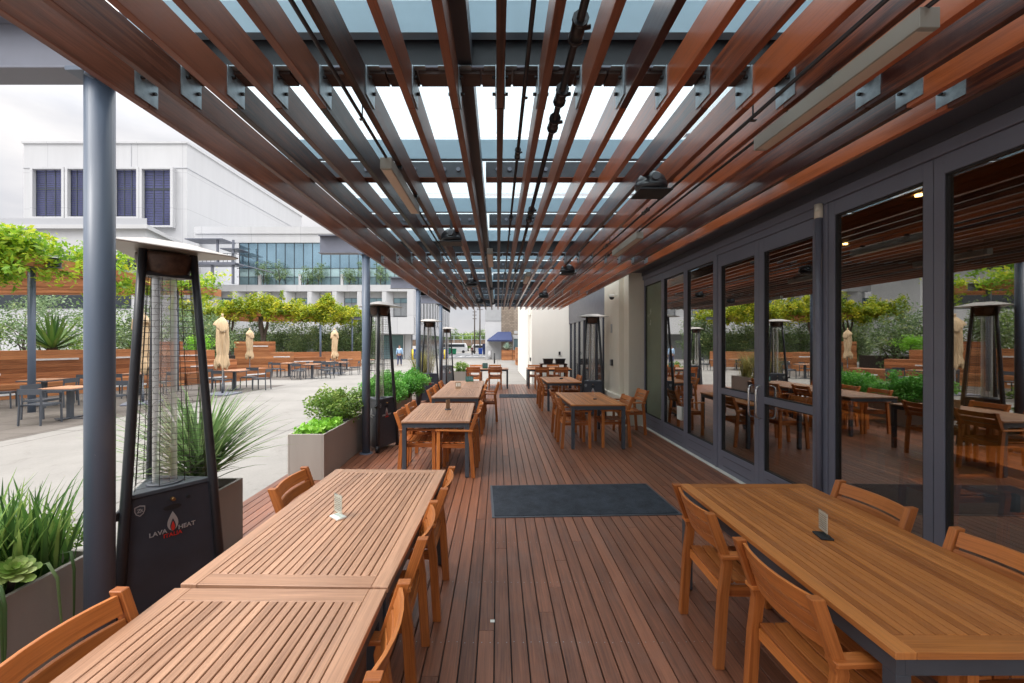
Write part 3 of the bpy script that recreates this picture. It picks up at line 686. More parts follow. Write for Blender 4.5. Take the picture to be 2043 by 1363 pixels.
# teak armchair, faces +Y
ch = thing('armchair', 'x', 'chair', (0, 0, 0), 0, 'teak armchairs around the deck tables')
def build_chair(t):
    m = MB()
    for k in range(6):
        y = -.185+k*.072; m.path([(x, y, .445-.016*(1-(x/.2)**2)-.004*k/5) for x in (-.2, -.12, -.04, .04, .12, .2)], (0, .062, 0), (0, 0, .014))
    m.build('seat', M['chair'], t, bevel=.0015)
    m = MB()
    m.box(-.215, -.19, -.2, .2, .375, .425); m.box(.19, .215, -.2, .2, .375, .425); m.box(-.2, .2, .19, .212, .375, .425); m.box(-.2, .2, -.22, -.198, .375, .425); m.box(-.19, .19, -.01, .02, .385, .42)
    m.build('seat_frame', M['chair'], t)
    m = MB()
    for (z, h) in ((.785, .072), (.708, .06), (.642, .056)):
        yc = -.2-.09*(z-.57)/.26
        m.path([(x, yc-.034*(1-(x/.205)**2), z) for x in (-.205, -.14, -.07, 0, .07, .14, .205)], (0, .015, 0), (0, -.3*h, .95*h))
    m.build('backrest', M['chair'], t, bevel=.0015)
    for sx in (-1, 1):
        x = sx*.228
        m = MB(); m.path([(x, -.25, 0), (x, -.225, .4), (x, -.205, .56), (x, -.215, .6), (x, -.296, .83)], (.036, 0, 0), (0, .05, 0)); m.build('leg', M['chair'], t, bevel=.003)
        m = MB(); m.path([(x, .205, 0), (x, .2, .6)], (.036, 0, 0), (0, .045, 0)); m.build('leg', M['chair'], t, bevel=.003)
        m = MB(); m.path([(x+sx*.008, -.245, .605), (x+sx*.008, .235, .612)], (.06, 0, 0), (0, 0, .022)); m.build('armrest', M['chair'], t, bevel=.004)
build_chair(ch)
E, Wd, Nn, Sd = R(-90), R(90), 0, R(180)
CH = [(-1.12, 1.33, E, 'lone teak chair cut off at the bottom left corner'), (-1.12, 2.87, E, 'teak chair on the planter side at the far end of the near left table'),
 (-.63, 2.87, Wd, 'aisle-side teak chair at the far end of the near left table'), (-.655, 2.19, Wd, 'second aisle-side teak chair of the near left table'), (-.645, 1.38, Wd, 'aisle-side teak chair nearest the bottom edge, left of the open deck'),
 (1.44, 2.48, E, 'teak chair beside the charcoal door mat, aisle side of the lower right table'), (1.43, 1.75, E, 'fully visible teak chair in the bottom right, aisle side of the stickered table'),
 (1.99, 2.55, Wd, 'pinkish teak chair on the glass side of the lower right table, farther one'), (1.985, 1.84, Wd, 'teak chair at the right edge against the glass, nearer one'),
 (-1.03, 5.66, E, 'planter-side chair nearest the second heater'), (-1.03, 6.36, E, 'planter-side chair behind the one nearest the second heater'), (-.55, 5.68, Wd, 'front aisle-side chair tucked under the table with the brown card'), (-.54, 6.4, Wd, 'rear aisle-side chair tucked under the table with the brown card'),
 (-1.03, 8.22, E, 'first planter-side chair of the joined pair of tables'), (-1.03, 8.9, E, 'second planter-side chair of the joined pair of tables'), (-1.03, 9.75, E, 'third planter-side chair of the joined pair of tables'),
 (-.55, 8.2, Wd, 'first aisle-side chair of the joined pair of tables'), (-.54, 8.85, Wd, 'second aisle-side chair of the joined pair, behind the pulled-out one'), (-.27, 9.4, Wd, 'teak chair pulled out into the aisle beside the joined tables'), (-.55, 10.3, Wd, 'last aisle-side chair of the joined pair of tables'),
 (-.87, 15.58, Nn, 'left one of two far chairs showing their backs at the left cross table'), (-.1, 15.58, Nn, 'right one of two far chairs showing their backs at the left cross table'), (-.85, 16.55, Sd, 'far chair behind the left cross table, left one'), (-.1, 16.55, Sd, 'far chair behind the left cross table, right one'),
 (1.30, 7.1, E, 'nearer aisle-side chair at the table before the pillar'), (1.30, 7.85, E, 'farther aisle-side chair at the table before the pillar'), (1.93, 7.2, Wd, 'glass-side chair tucked under the table before the pillar'), (2.5, 8.1, Wd, 'teak chair standing alone at the foot of the cream pillar'),
 (1.36, 10.85, E, 'nearer aisle-side chair at the table beside the pillar heater'), (1.36, 11.6, E, 'farther aisle-side chair at the table beside the pillar heater'), (1.96, 11.5, Wd, 'wall-side chair at the table beside the pillar heater'),
 (1.62, 15.58, Nn, 'left one of the far chairs showing their backs at the right cross table'), (2.33, 15.58, Nn, 'right one of the far chairs showing their backs at the right cross table'), (1.45, 16.55, Sd, 'chair behind the right cross table, left one'), (2.2, 16.55, Sd, 'chair behind the right cross table, under the dark bins')]
for i, (x, y, r, lab) in enumerate(CH):
    rr = r+R(random.uniform(-3, 3)); y += random.uniform(-.04, .04)*(y > 5)
    if i == 0: ch.location = (x, y, 0); ch.rotation_euler = (0, 0, rr); ch['label'] = lab
    else: clone(ch, (x, y, 0), rr, lab)
# interior seating
it = clone(to, (4.6, 3.3, 0), 0, 'dark dining table inside the glass, opposite the double doors', 'tables inside the restaurant')
for (x, y, l) in ((4.6, .8, 'dining table inside the glass at the right edge'), (4.7, 6.4, 'dining table inside behind the far windows')): clone(to, (x, y, 0), 0, l, 'tables inside the restaurant')
for (x, y, r, l) in ((4.1, 3.0, E, 'chair inside at the near side of the table opposite the doors'), (4.1, 3.8, E, 'chair inside at the far side of the table opposite the doors'), (5.1, 3.4, Wd, 'chair inside beyond the table opposite the doors'), (4.1, .9, E, 'chair inside by the right hand table'), (5.1, .8, Wd, 'chair inside beyond the right hand table'), (4.2, 6.2, E, 'chair inside behind the third window'), (5.2, 6.5, Wd, 'chair inside beyond the far table')):
    clone(ch, (x, y, 0), r, l, 'chairs inside the restaurant')

# table stands
def stand(x, y, rz, label, base='paper'):
    t = thing('menu_stand', label, 'menu stand', (x, y, .73), rz, 'menu stands on the tables')
    m = MB(); m.box(-.045, .045, -.03, .03, 0, .01); m.build('base', M[base], t, bevel=.002)
    m = MB(); m.box(-.042, .042, -.004, -.0015, .01, .135); m.box(-.042, .042, .0015, .004, .01, .135); m.build('holder', M['acrylic'], t)
    m = MB(); m.box(-.04, .04, -.001, .001, .03, .13, 0)
    for k in range(7): m.box(-.035, .035, -.0014, .0014, .045+k*.011, .0475+k*.011, 1)
    m.build('card', [M['paper'], M['ink']], t); return t
stand(-.925, 2.44, R(-40), 'clear stand with ruled card on the near left table')
stand(1.7, 2.2, R(78), 'clear stand with black foot on the lower right table', 'rubber')
stand(1.72, 7.45, R(75), 'thin clear stand on the table before the pillar', 'rubber')
def mbox(x, y, mat, label, w=.13, h=.14, ttl=None):
    t = thing('menu_box', label, 'menu holder', (x, y, .73), R(6))
    m = MB(); m.frustum([(-w/2, -.04), (w/2, -.04), (w/2, .04), (-w/2, .04)], [(-w/2, -.015), (w/2, -.015), (w/2, .015), (-w/2, .015)], 0, h); m.build('body', mat, t, bevel=.002)
    m = MB()
    for i in range(3): m.bar((-w*.3+i*w*.3, -.039+.25*.03, h*.25), (-w*.3+i*w*.3, -.018, h*.85), w*.18, .004, up=(0, 1, 0))
    m.build('panel', M['paper'] if mat == M['brownmenu'] else M['teal'], t)
mbox(-.86, 9.15, M['brownmenu'], 'small brown menu box on the first joined table', .12)
mbox(-.72, 10.75, M['greenmenu'], 'dark green menu box on the second joined table', .2, .13)
mbox(-.48, 16.0, M['greenmenu'], 'dark green menu box on the far left cross table', .2, .2)
t = thing('menu_card', 'upright brown card in a small round foot on the pale table', 'menu stand', (-.745, 6.3, .73), R(50))
m = MB(); m.tube([(0, 0, 0), (0, 0, .015)], .045, 14); m.build('foot', M['tablemetal'], t)
m = MB(); m.box(-.04, .04, -.004, .004, .015, .15); m.build('card', M['brownmenu'], t, bevel=.001)
t = thing('ashtray', 'small dark ashtray on the table beside the pillar heater', 'ashtray', (1.73, 11.45, .73)); m = MB(); m.lathe([(.001, 0), (.045, 0), (.055, .03), (.048, .03), (.04, .01), (.001, .01)], 14); m.build('bowl', M['speaker'], t)
# dark cart with bins by the white wall
t = thing('side_station', 'dark brown waiter station against the white wall', 'table', (2.3, 17.45, -.06))
m = MB(); m.box(-.55, .55, -.25, .25, .86, .9); m.build('top', M['slat'], t)
for sx in (-.5, .5):
    for sy in (-.2, .2): m = MB(); m.box(sx-.03, sx+.03, sy-.03, sy+.03, 0, .86); m.build('leg', M['slat'], t)
for dx, lab in ((-.22, 'black tub on the waiter station, left one'), (.28, 'black tub on the waiter station, right one')):
    t = thing('tub', lab, 'tub', (2.3+dx, 17.45, .84)); m = MB(); m.frustum([(-.17, -.13), (.17, -.13), (.17, .13), (-.17, .13)], [(-.2, -.16), (.2, -.16), (.2, .16), (-.2, .16)], 0, .18); m.build('body', M['speaker'], t)
    m = MB(); m.box(-.22, .22, -.18, .18, .18, .2); m.build('rim', M['speaker'], t)

# mats
def mat_(x, y, w, l, rz, label):
    o = thing('door_mat', label, 'mat', (x, y, .001), rz)
    m = MB(); m.box(-w/2, w/2, -l/2, l/2, 0, .006); m.build('rubber_edge', M['tablemetal'], o)
    m = MB(); m.box(-w/2+.025, w/2-.025, -l/2+.025, l/2-.025, .0065, .012); m.build('pile', M['mat'], o, bevel=.003)
mat_(.885, 4.67, 1.92, .93, R(2.2), 'large charcoal ribbed mat on the deck in front of the doors')
mat_(.66, 13.5, 1.25, .85, 0, 'small grey mat across the far end of the deck')
p = MB(); p.box(-.014, .014, -.012, .012, 0, .002); o = p.build('paper_scrap', M['paper']); o.location = (-.033, 2.6, .0); o.location.y = 2.635; tag(o, 'tiny white scrap of paper on the deck boards', 'litter')

# ------------------------------------------------------------------ patio heater prototype (front face towards -Y)
def heater():
    t = thing('patio_heater', 'x', 'heater', (0, 0, 0), 0, 'pyramid patio heaters with glass tubes')
    A = [R(210), R(330), R(90)]
    def tri(r): return [(r*math.cos(a), r*math.sin(a)) for a in A]
    def RR(z): return .335-.072*z
    H = 2.345
    m = MB(); m.frustum(tri(RR(.05)-.02), tri(RR(.8)-.02), .05, .8); m.build('housing', M['heater'], t, bevel=.004)
    m = MB(); m.frustum(tri(RR(.8)-.005), tri(RR(.83)-.01), .802, .825); m.lathe([(.1, .826), (.1, .835), (.07, .835)], 20); m.build('deck_plate', M['beamdark'] if False else M['tablemetal'], t, bevel=.002)
    for a in A:
        q = MB(); c, s_ = math.cos(a), math.sin(a)
        q.tube([((RR(z)-.012)*c, (RR(z)-.012)*s_, z) for z in (0, .8, 1.6, H)], [.031, .028, .025, .023], 10); q.build('post', M['heaterpost'], t)
    m = MB(); m.lathe([(.065, .83), (.065, 2.19)], 24); m.build('glass_tube', M['tube'], t)
    m = MB(); m.lathe([(.07, 2.17), (.13, 2.19), (.135, 2.2), (.152, 2.29), (.15, 2.315), (.001, 2.32)], 20); m.build('burner_head', M['burner'], t)
    m = MB(); m.frustum(tri(RR(2.1)+.0), tri(RR(2.1)), 2.165, 2.19); m.build('collar', M['heaterpost'], t, bevel=.002)
    m = MB()
    outp = []
    for i in range(3):
        a = A[i]
        for da, r in ((-9, .385), (0, .415), (9, .385)): outp.append((r*math.cos(a+R(da)), r*math.sin(a+R(da))))
    inn = [(x*.35, y*.35) for x, y in outp]
    m.frustum(outp, inn, 2.335, 2.4); m.prism(outp, 2.327, 2.334)
    m.build('reflector_hat', M['hat'], t, bevel=.002)
    m = MB()
    for a in A: m.bar((.12*math.cos(a), .12*math.sin(a), 2.29), (.16*math.cos(a), .16*math.sin(a), 2.33), .02, .012)
    m.build('hat_bracket', M['bolt'], t)
    for i in range(3):
        a0, a1 = A[i], A[(i+1) % 3]; q = MB()
        def P(f, z, push=.0):
            r = RR(z)-.01; p0 = Vector((r*math.cos(a0), r*math.sin(a0), z)); p1 = Vector((r*math.cos(a1), r*math.sin(a1), z))
            mid = (p0+p1)/2; nrm = Vector((mid.x, mid.y, 0)).normalized()
            w = .09; return p0.lerp(p1, w+(1-2*w)*f)+nrm*(-.006+push)
        n = 34
        for k in range(n+1):
            z = .85+(2.15-.85)*k/n; q.tube([P(0, z), P(1, z)], .0012, 4, cap=False)
        for f in (.0, .32, .68, 1.0): q.tube([P(f, .84, .004), P(.5+(f-.5)*.9, 2.16, .004)], .002, 4, cap=False)
        for k in range(12):
            z = .93+k*.103
            for fc in (.28, .5, .72):
                pts = [P(fc+.085*math.cos(R(j*36)), z+.032*math.sin(R(j*36)), .006) for j in range(11)]
                if fc == .5: continue
                q.tube(pts, .001, 3, cap=False)
        q.build('guard_grille', M['wire'], t)
    # markings
    def face(a_n, z): # matrix with local x right, y up on a face with outward azimuth a_n
        ap = (RR(z)-.02)/2+.0015
        n_ = Vector((math.cos(a_n), math.sin(a_n), .036)).normalized(); up = Vector((-.036*math.cos(a_n), -.036*math.sin(a_n), 1)).normalized(); rt = up.cross(n_).normalized()
        mt = Matrix((rt, up, n_)).transposed().to_4x4(); mt.translation = Vector((math.cos(a_n)*ap, math.sin(a_n)*ap, z)); return mt
    def flame(h, w):
        pts = []
        for k in range(9): tt = k/8; pts.append((w*math.sin(math.pi*tt**.75)*.5, h*tt))
        return pts+[(-x, y) for x, y in reversed(pts[1:-1])]
    for an, lm in ((R(270), 1), (R(150), 0)):
        mt = face(an, .54)
        em = MB(); em.prism(flame(.125, .058), 0, .004, 0, mt); em.prism(flame(.082, .03), .004, .0055, 1, mt @ Matrix.Translation((0, .0, 0))); em.prism(flame(.062, .02), .0055, .007, 2, mt @ Matrix.Translation((0, .003, 0)))
        eo = em.build('emblem', [M['silver'], M['heater'], M['red'] if lm else M['silver']], t)
        text('lettering', 'LAVA', .038, M['silver'], mt @ Matrix.Translation((-.076, -.0, .001)), eo, .002)
        text('lettering', 'HEAT', .038, M['silver'], mt @ Matrix.Translation((.076, -.0, .001)), eo, .002)
        text('lettering', 'ITALIA', .034, M['red'] if lm else M['silver'], mt @ Matrix.Translation((0, -.03, .001)), eo, .002)
    mt = face(R(270), .72)
    sh = [(-.026, .025), (-.026, .0), (-.018, -.02), (0, -.034), (.018, -.02), (.026, 0), (.026, .025), (0, .033)]
    for sx in (-.165,):
        q = MB(); q.prism([(x+sx, y+.0) for x, y in sh], 0, .003, 0, mt); q.prism([(x*.82+sx, y*.82+.0) for x, y in sh], .003, .004, 1, mt); so = q.build('shield_badge', [M['silver'], M['tablemetal']], t)
        text('lettering', 'Z', .03, M['silver'], mt @ Matrix.Translation((sx-.005, -.009, .004)), so, .001); text('lettering', 'R', .022, M['silver'], mt @ Matrix.Translation((sx+.009, -.008, .004)), so, .001)
    q = MB(); q.prism([(.048*math.cos(R(k*18)), .017*math.sin(R(k*18))) for k in range(20)], 0, .002, 0, face(R(270), .692)); q.build('control_window', M['rubber'], t)
    q = MB(); q.tube([face(R(270), .745) @ Vector((0, 0, 0)), face(R(270), .745) @ Vector((0, 0, .03))], [.013, .01], 12); q.build('knob', M['brass'], t)
    q = MB(); q.tube([face(R(270), .735) @ Vector((.085, 0, 0)), face(R(270), .735) @ Vector((.085, 0, .01))], .011, 12); q.build('igniter_button', M['rubber'], t)
    # wheel and carrying bracket on the back left
    c = Vector(((RR(.1)+.02)*math.cos(A[0]), (RR(.1)+.02)*math.sin(A[0]), .06))
    a = A[0]; ax = Vector((-math.sin(a), math.cos(a), 0)); q = MB(); q.tube([c-ax*.025, c+ax*.025], .045, 16); q.build('wheel', M['rubber'], t)
    a = R(205); c = Vector((.31*math.cos(a), .31*math.sin(a), .72)); q = MB(); q.tube([(.24*math.cos(a), .24*math.sin(a), .78), c, (.25*math.cos(a), .25*math.sin(a), .66)], .012, 8)
    q.build('handle_bracket', M['heaterpost'], t); q = MB(); q.tube([c-ax*.02, c+ax*.02], .024, 14); q.build('handle_knob', M['rubber'], t)
    return t
ht = heater()
HT = [(-2.19, 2.77, 55, 'large near pyramid heater standing against the nearest blue column'), (-1.95, 6.95, 70, 'second pyramid heater, at the foot of the second blue column'), (-2.0, 12.3, 15, 'third pyramid heater on the left, beside the tall golden grass'),
      (-2.1, 17.4, 62, 'fourth and farthest pyramid heater on the left'), (2.24, 10.0, -4, 'pyramid heater standing on the right before the cream pillar')]
for i, (x, y, r, lab) in enumerate(HT):
    if i == 0: ht.location = (x, y, 0); ht.rotation_euler = (0, 0, R(r)); ht['label'] = lab
    else: clone(ht, (x, y, 0 if y < 17 else -.06), R(r), lab)

# ------------------------------------------------------------------ planters and plants
def planter(x0, x1, y0, y1, h, label, z=0):
    t = thing('planter', label, 'planter', ((x0+x1)/2, (y0+y1)/2, z), 0, 'taupe box planters along the deck')
    hx, hy, w = (x1-x0)/2, (y1-y0)/2, .025
    m = MB(); m.box(-hx, -hx+w, -hy, hy, 0, h); m.box(hx-w, hx, -hy, hy, 0, h); m.box(-hx+w, hx-w, -hy, -hy+w, 0, h-.0005); m.box(-hx+w, hx-w, hy-w, hy, 0, h-.0005); m.build('box', M['taupe'], t, bevel=.003)
    m = MB(); m.box(-hx+w, hx-w, -hy+w, hy-w, h-.12, h-.07); m.build('soil', M['soil'], t); return t
planter(-2.82, -2.35, .6, 2.48, .53, 'long taupe planter with strap leaves at the left edge')
planter(-2.78, -2.19, 3.12, 3.62, .58, 'taupe planter behind the near heater')
planter(-2.65, -2.19, 5.31, 6.12, .58, 'taupe planter with lime green lettuce-like plants, its end facing the camera')
planter(-2.65, -2.2, 6.13, 6.9, .58, 'taupe planter holding the round leafy bush, next to the second column')
planter(-2.7, -2.19, 7.8, 9.3, .6, 'taupe planter under the feathery green plants behind the second heater')
planter(-2.7, -2.19, 9.31, 10.75, .6, 'taupe planter beside the third column')
planter(-2.7, -2.2, 12.7, 15.0, .55, 'taupe planter holding the golden grass')
planter(-1.95, -1.2, 18.0, 18.6, .55, 'small grey planter past the far left table', z=-.09)
# strap leaf row (near left)
def rb(x0, x1, y0, y1, z, n): return [(random.uniform(x0, x1), random.uniform(y0, y1), z) for _ in range(n)]
for k, (y0, y1, lab) in enumerate(((2.05, 2.42, 'clump of green strap leaves beside the nearest column'), (1.75, 2.05, 'clump of green strap leaves at the left edge behind the rosette'), (1.0, 1.7, 'strap leaf clump cut off by the photo edge'))):
    t = thing('strap_leaf_plant', lab, 'plant', (-2.6, (y0+y1)/2, .45), 0, 'strap leaf plants in the near planter')
    yc = (y0+y1)/2; blades('leaves', rb(-.17, .17, y0-yc, y1-yc, 0, 230), M['grassblade'], t, .52, .023, .26, .42)
    q = MB()
    for kk in range(2):
        yy = random.uniform(y0, y1)-yc; x0 = .19; ln = random.uniform(.25, .42); b = len(q.V); rn = (random.random(), 0); dy = random.uniform(-.08, .08)
        pl = [(x0-.08, yy, .05), (x0, yy, .13), (x0+.07, yy+dy*.3, .15), (x0+.105, yy+dy*.6, .06), (x0+.115, yy+dy*.8, -ln*.5), (x0+.12, yy+dy, -ln)]
        for (px_, py2, pz), ww in zip(pl, (.01, .015, .018, .018, .013, .002)): q.V += [(px_, py2-ww/2, pz), (px_+.003, py2, pz+.003), (px_, py2+ww/2, pz)]
        for ii in range(5):
            a = b+3*ii; q.face([a, a+1, a+4, a+3], [(0, 0)]*4, rn, 0, True); q.face([a+1, a+2, a+5, a+4], [(0, 0)]*4, rn, 0, True)
    q.build('hanging_leaf', M['greyblade'], t)
def rosette(x, y, z, r, label):
    t = thing('succulent_rosette', label, 'plant', (x, y, z)); V = []; m = MB()
    q = MB(); q.tube([(0, 0, -.12), (0, 0, .0)], .015, 6); q.build('stem', M['bark'], t)
    bs = MB()
    for k in range(34):
        az = k*2.4; f = k/34; ln = r*(1.05-.75*f); el = R(12+62*f)
        h = Vector((math.cos(az)*math.cos(el), math.sin(az)*math.cos(el), math.sin(el))); s_ = Vector((-math.sin(az), math.cos(az), 0)); n_ = s_.cross(h)*-1
        b = len(bs.V); pts = [(0, .12), (.35, .3), (.7, .46), (.92, .34), (1.0, .05)]
        base = Vector((0, 0, .03*f))
        for (l, w) in pts:
            c = base+h*ln*l+n_*(-.12*ln*math.sin(l*2)); bs.V += [tuple(c-s_*w*ln/1.6+n_*w*.12*ln), tuple(c), tuple(c+s_*w*ln/1.6+n_*w*.12*ln)]
        rn = (random.random(), 0)
        for i in range(4):
            a = b+3*i; bs.face([a, a+1, a+4, a+3], [(0, 0)]*4, rn, 0, True); bs.face([a+1, a+2, a+5, a+4], [(0, 0)]*4, rn, 0, True)
    o = bs.build('leaves', M['rosette'], t); return t
tr = rosette(-2.4, 2.09, .6, .098, 'pale green succulent rosette hanging over the near planter rim'); tr.rotation_euler = (R(10), R(25), 0)
tr = rosette(-2.42, 1.95, .58, .085, 'second rosette partly cut off at the left edge'); tr.rotation_euler = (R(0), R(20), 0)
# flower clump behind
t = thing('flowering_plant', 'small leafy plant with orange blooms behind the strap leaves', 'plant', (-3.05, 2.75, .25))
p_, c_ = clumps(ellip((0, 0, .15), (.2, .35, .2), 24), .09, 40); leaves('foliage', p_, .05, M['bush'], t, rnd=c_); p_, c_ = clumps(ellip((0, 0, .3), (.15, .3, .1), 7), .02, 12); leaves('blossom', p_, .03, M['petal'], t, .8)
t = thing('flowering_plant', 'low leafy plant with orange blooms seen through the near heater', 'plant', (-2.62, 3.3, .5))
p_, c_ = clumps(ellip((0, 0, .08), (.14, .2, .12), 20), .06, 40); leaves('foliage', p_, .045, M['bush'], t, rnd=c_); p_, c_ = clumps(ellip((0, -.1, .16), (.12, .1, .04), 5), .02, 12); leaves('blossom', p_, .03, M['petal'], t, .8)
t = thing('spiky_plant', 'spiky fountain of thin grey-green blades behind the near heater', 'plant', (-2.42, 3.4, .5))
blades('leaves', [(random.gauss(0, .03), random.gauss(0, .03), .08+random.random()*.18) for _ in range(380)], M['greyblade'], t, .7, .024, .95, .36, segs=5); q = MB(); q.tube([(0, 0, 0), (0, 0, .3)], [.04, .03], 8); q.build('trunk', M['bark'], t)
t = thing('lime_plant', 'low bright lime green leafy plant filling the planter end', 'plant', (-2.42, 5.72, .5))
p_ = np.stack([rng.uniform(-.19, .19, 700), rng.uniform(-.36, .36, 700), rng.uniform(0, .15, 700)], 1); leaves('foliage', p_, .085, M['lime'], t, .75, up=.5)
t = thing('dish', 'small dark round dish lying on the lime plant', 'dish', (-2.27, 5.5, .565)); m = MB(); m.lathe([(.001, .0), (.05, .0), (.06, .02), (.045, .035), (.001, .04)], 16); m.build('body', M['rubber'], t)
def bush(name, label, loc, rad, ncl, per, size, mat, stems=5, clr=.12, zc=None, cat='bush'):
    t = thing(name, label, cat, loc); zc = rad[2]*.95 if zc is None else zc
    cc = ellip((0, 0, zc), rad, ncl, .35); cc = cc[cc[:, 2] > .03]
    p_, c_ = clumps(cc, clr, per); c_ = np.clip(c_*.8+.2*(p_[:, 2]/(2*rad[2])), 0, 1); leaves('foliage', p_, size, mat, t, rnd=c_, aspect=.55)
    q = MB()
    for k in range(stems):
        e = Vector(cc[random.randrange(len(cc))]); m0 = Vector((e.x*.3+random.gauss(0, .02), e.y*.3, e.z*.45)); q.tube([(random.gauss(0, .02), random.gauss(0, .03), -.08), m0, e], [.014, .01, .004], 5)
    q.build('stem', M['bark'], t); return t
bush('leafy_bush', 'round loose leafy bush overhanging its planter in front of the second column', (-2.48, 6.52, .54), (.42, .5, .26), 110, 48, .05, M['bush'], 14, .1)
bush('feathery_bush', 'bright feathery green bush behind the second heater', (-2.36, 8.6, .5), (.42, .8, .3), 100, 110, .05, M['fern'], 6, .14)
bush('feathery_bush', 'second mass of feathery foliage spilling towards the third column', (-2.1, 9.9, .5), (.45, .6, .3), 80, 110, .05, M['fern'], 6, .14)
for (y, l) in ((13.1, 'golden grass tuft nearest the third heater'), (13.8, 'middle golden grass tuft'), (14.5, 'golden grass tuft by the fourth column')):
    t = thing('grass_tuft', l, 'grass plant', (-2.45, y, .45), 0, 'golden grass tufts'); blades('leaves', [(random.gauss(0, .07), random.gauss(0, .09), 0) for _ in range(160)], M['goldblade'], t, 1.0, .018, .25, .5, segs=5)
bush('leafy_bush', 'small leafy bush in the grey planter past the far left table', (-1.57, 18.3, .4), (.4, .28, .22), 45, 30, .07, M['bush'], 4, .1)

# ------------------------------------------------------------------ plaza furniture
mc = thing('metal_chair', 'x', 'chair', (0, 0, 0), 0, 'dark metal chairs on the plaza')
def metal_chair(t):
    m = MB()
    for k in range(7): m.box(-.2, .2, -.2+k*.06, -.15+k*.06, .43, .445)
    m.build('seat', M['tablemetal'], t)
    m = MB(); m.box(-.22, .22, -.255, -.235, .66, .78); m.build('backrest', M['tablemetal'], t)
    m = MB(); m.box(-.22, .22, .2, .222, .4, .43); m.box(-.22, -.2, -.2, .2, .4, .43); m.box(.2, .22, -.2, .2, .4, .43); m.build('seat_frame', M['tablemetal'], t)
    for sx in (-.22, .22):
        m = MB(); m.path([(sx, -.24, 0), (sx, -.22, .42), (sx, -.246, .78)], (.022, 0, 0), (0, .03, 0)); m.build('leg', M['tablemetal'], t)
        m = MB(); m.path([(sx, .22, 0), (sx, .21, .42)], (.022, 0, 0), (0, .03, 0)); m.build('leg', M['tablemetal'], t)
metal_chair(mc); mc_used = [False]
def mchair(x, y, r, lab):
    if not mc_used[0]: mc_used[0] = True; mc.location = (x, y, gz(y)); mc.rotation_euler = (0, 0, R(r)); mc['label'] = lab
    else: clone(mc, (x, y, gz(y)), R(r), lab)
pt = thing('plaza_table', 'x', 'table', (0, 0, 0), 0, 'small square tables on the plaza')
m = MB()
for k in range(9): m.box(-.36, .36, -.36+k*.08, -.287+k*.08, .715, .735)
m.build('tabletop', M['tablepale'], pt)
m = MB(); m.box(-.375, .375, -.375, .375, .685, .713); m.build('rim', M['tablemetal'], pt)
m = MB(); m.box(-.045, .045, -.045, .045, .02, .685); m.build('pedestal', M['tablemetal'], pt)
m = MB(); m.box(-.3, .3, -.05, .05, 0, .02); m.box(-.05, .05, -.3, .3, .0205, .035); m.build('foot', M['tablemetal'], pt)
PT = [(-9.85, 9.7, 'square table nearest on the left, in front of the pergola post', [(0, -.62, 0, 'toward the viewer'), (-.75, .1, -90, 'on its left'), (.2, .8, 180, 'behind it')]),
      (-12.6, 11.7, 'square table by the wooden wall at the far left', [(.7, -.2, 90, 'on its right'), (-.6, -.5, -60, 'on its left'), (0.1, .75, 180, 'behind it')]),
      (-9.75, 15.6, 'square table beside the nearest folded umbrella', [(-.05, -.62, 0, 'toward the viewer'), (.95, .1, 90, 'on its right'), (-.75, 0, -90, 'on its left'), (.1, .75, 180, 'behind it')]),
      (-11.9, 14.0, 'square table seen through the near heater', [(.75, .1, 90, 'on its right'), (0, -.7, 0, 'toward the viewer')]),
      (-11.2, 22.6, 'square table beside the middle umbrella', [(-.2, -.7, 0, 'toward the viewer'), (.75, 0, 90, 'on its right'), (-.75, 0, -90, 'on its left')]),
      (-9.35, 21.2, 'square table in the middle of the far group', [(-.35, -.65, 0, 'toward the viewer'), (.75, .1, 90, 'on its right'), (-.8, .1, -90, 'on its left'), (.3, .75, 180, 'behind it')]),
      (-10.2, 25.2, 'square table behind the middle of the far group', [(.75, 0, 90, 'on its right'), (-.2, -.7, 0, 'toward the viewer')]),
      (-8.95, 24.0, 'square table left of the farthest umbrella', [(0, -.7, 0, 'toward the viewer'), (.8, 0, 90, 'on its right'), (-.75, 0, -90, 'on its left')]),
      (-10.6, 29.5, 'square table at the back by the low wooden wall', [(.2, -.7, 0, 'toward the viewer'), (-.8, 0, -90, 'on its left')]),
      (-8.7, 28.5, 'square table at the back nearest the second column', [(.1, -.7, 0, 'toward the viewer'), (.75, 0, 90, 'on its right')])]
SH = ['the table in front of the pergola post', 'the far left table', 'the nearest umbrella table', 'the table behind the heater grille', 'the middle umbrella table', 'the central far table', 'the table behind the central one', 'the table by the farthest umbrella', 'the rear table by the low wall', 'the rear table by the second column']
for i, (x, y, lab, cs) in enumerate(PT):
    T_ = SH[i]
    if i == 0: pt.location = (x, y, gz(y)); pt.rotation_euler = (0, 0, R(4)); pt['label'] = lab
    else: clone(pt, (x, y, gz(y)), R(random.uniform(-8, 8)), lab)
    for (dx, dy, r, w) in cs: mchair(x+dx, y+dy, r+random.uniform(-6, 6), 'metal chair '+w.replace('toward the viewer', 'nearest the viewer')+' of '+T_)
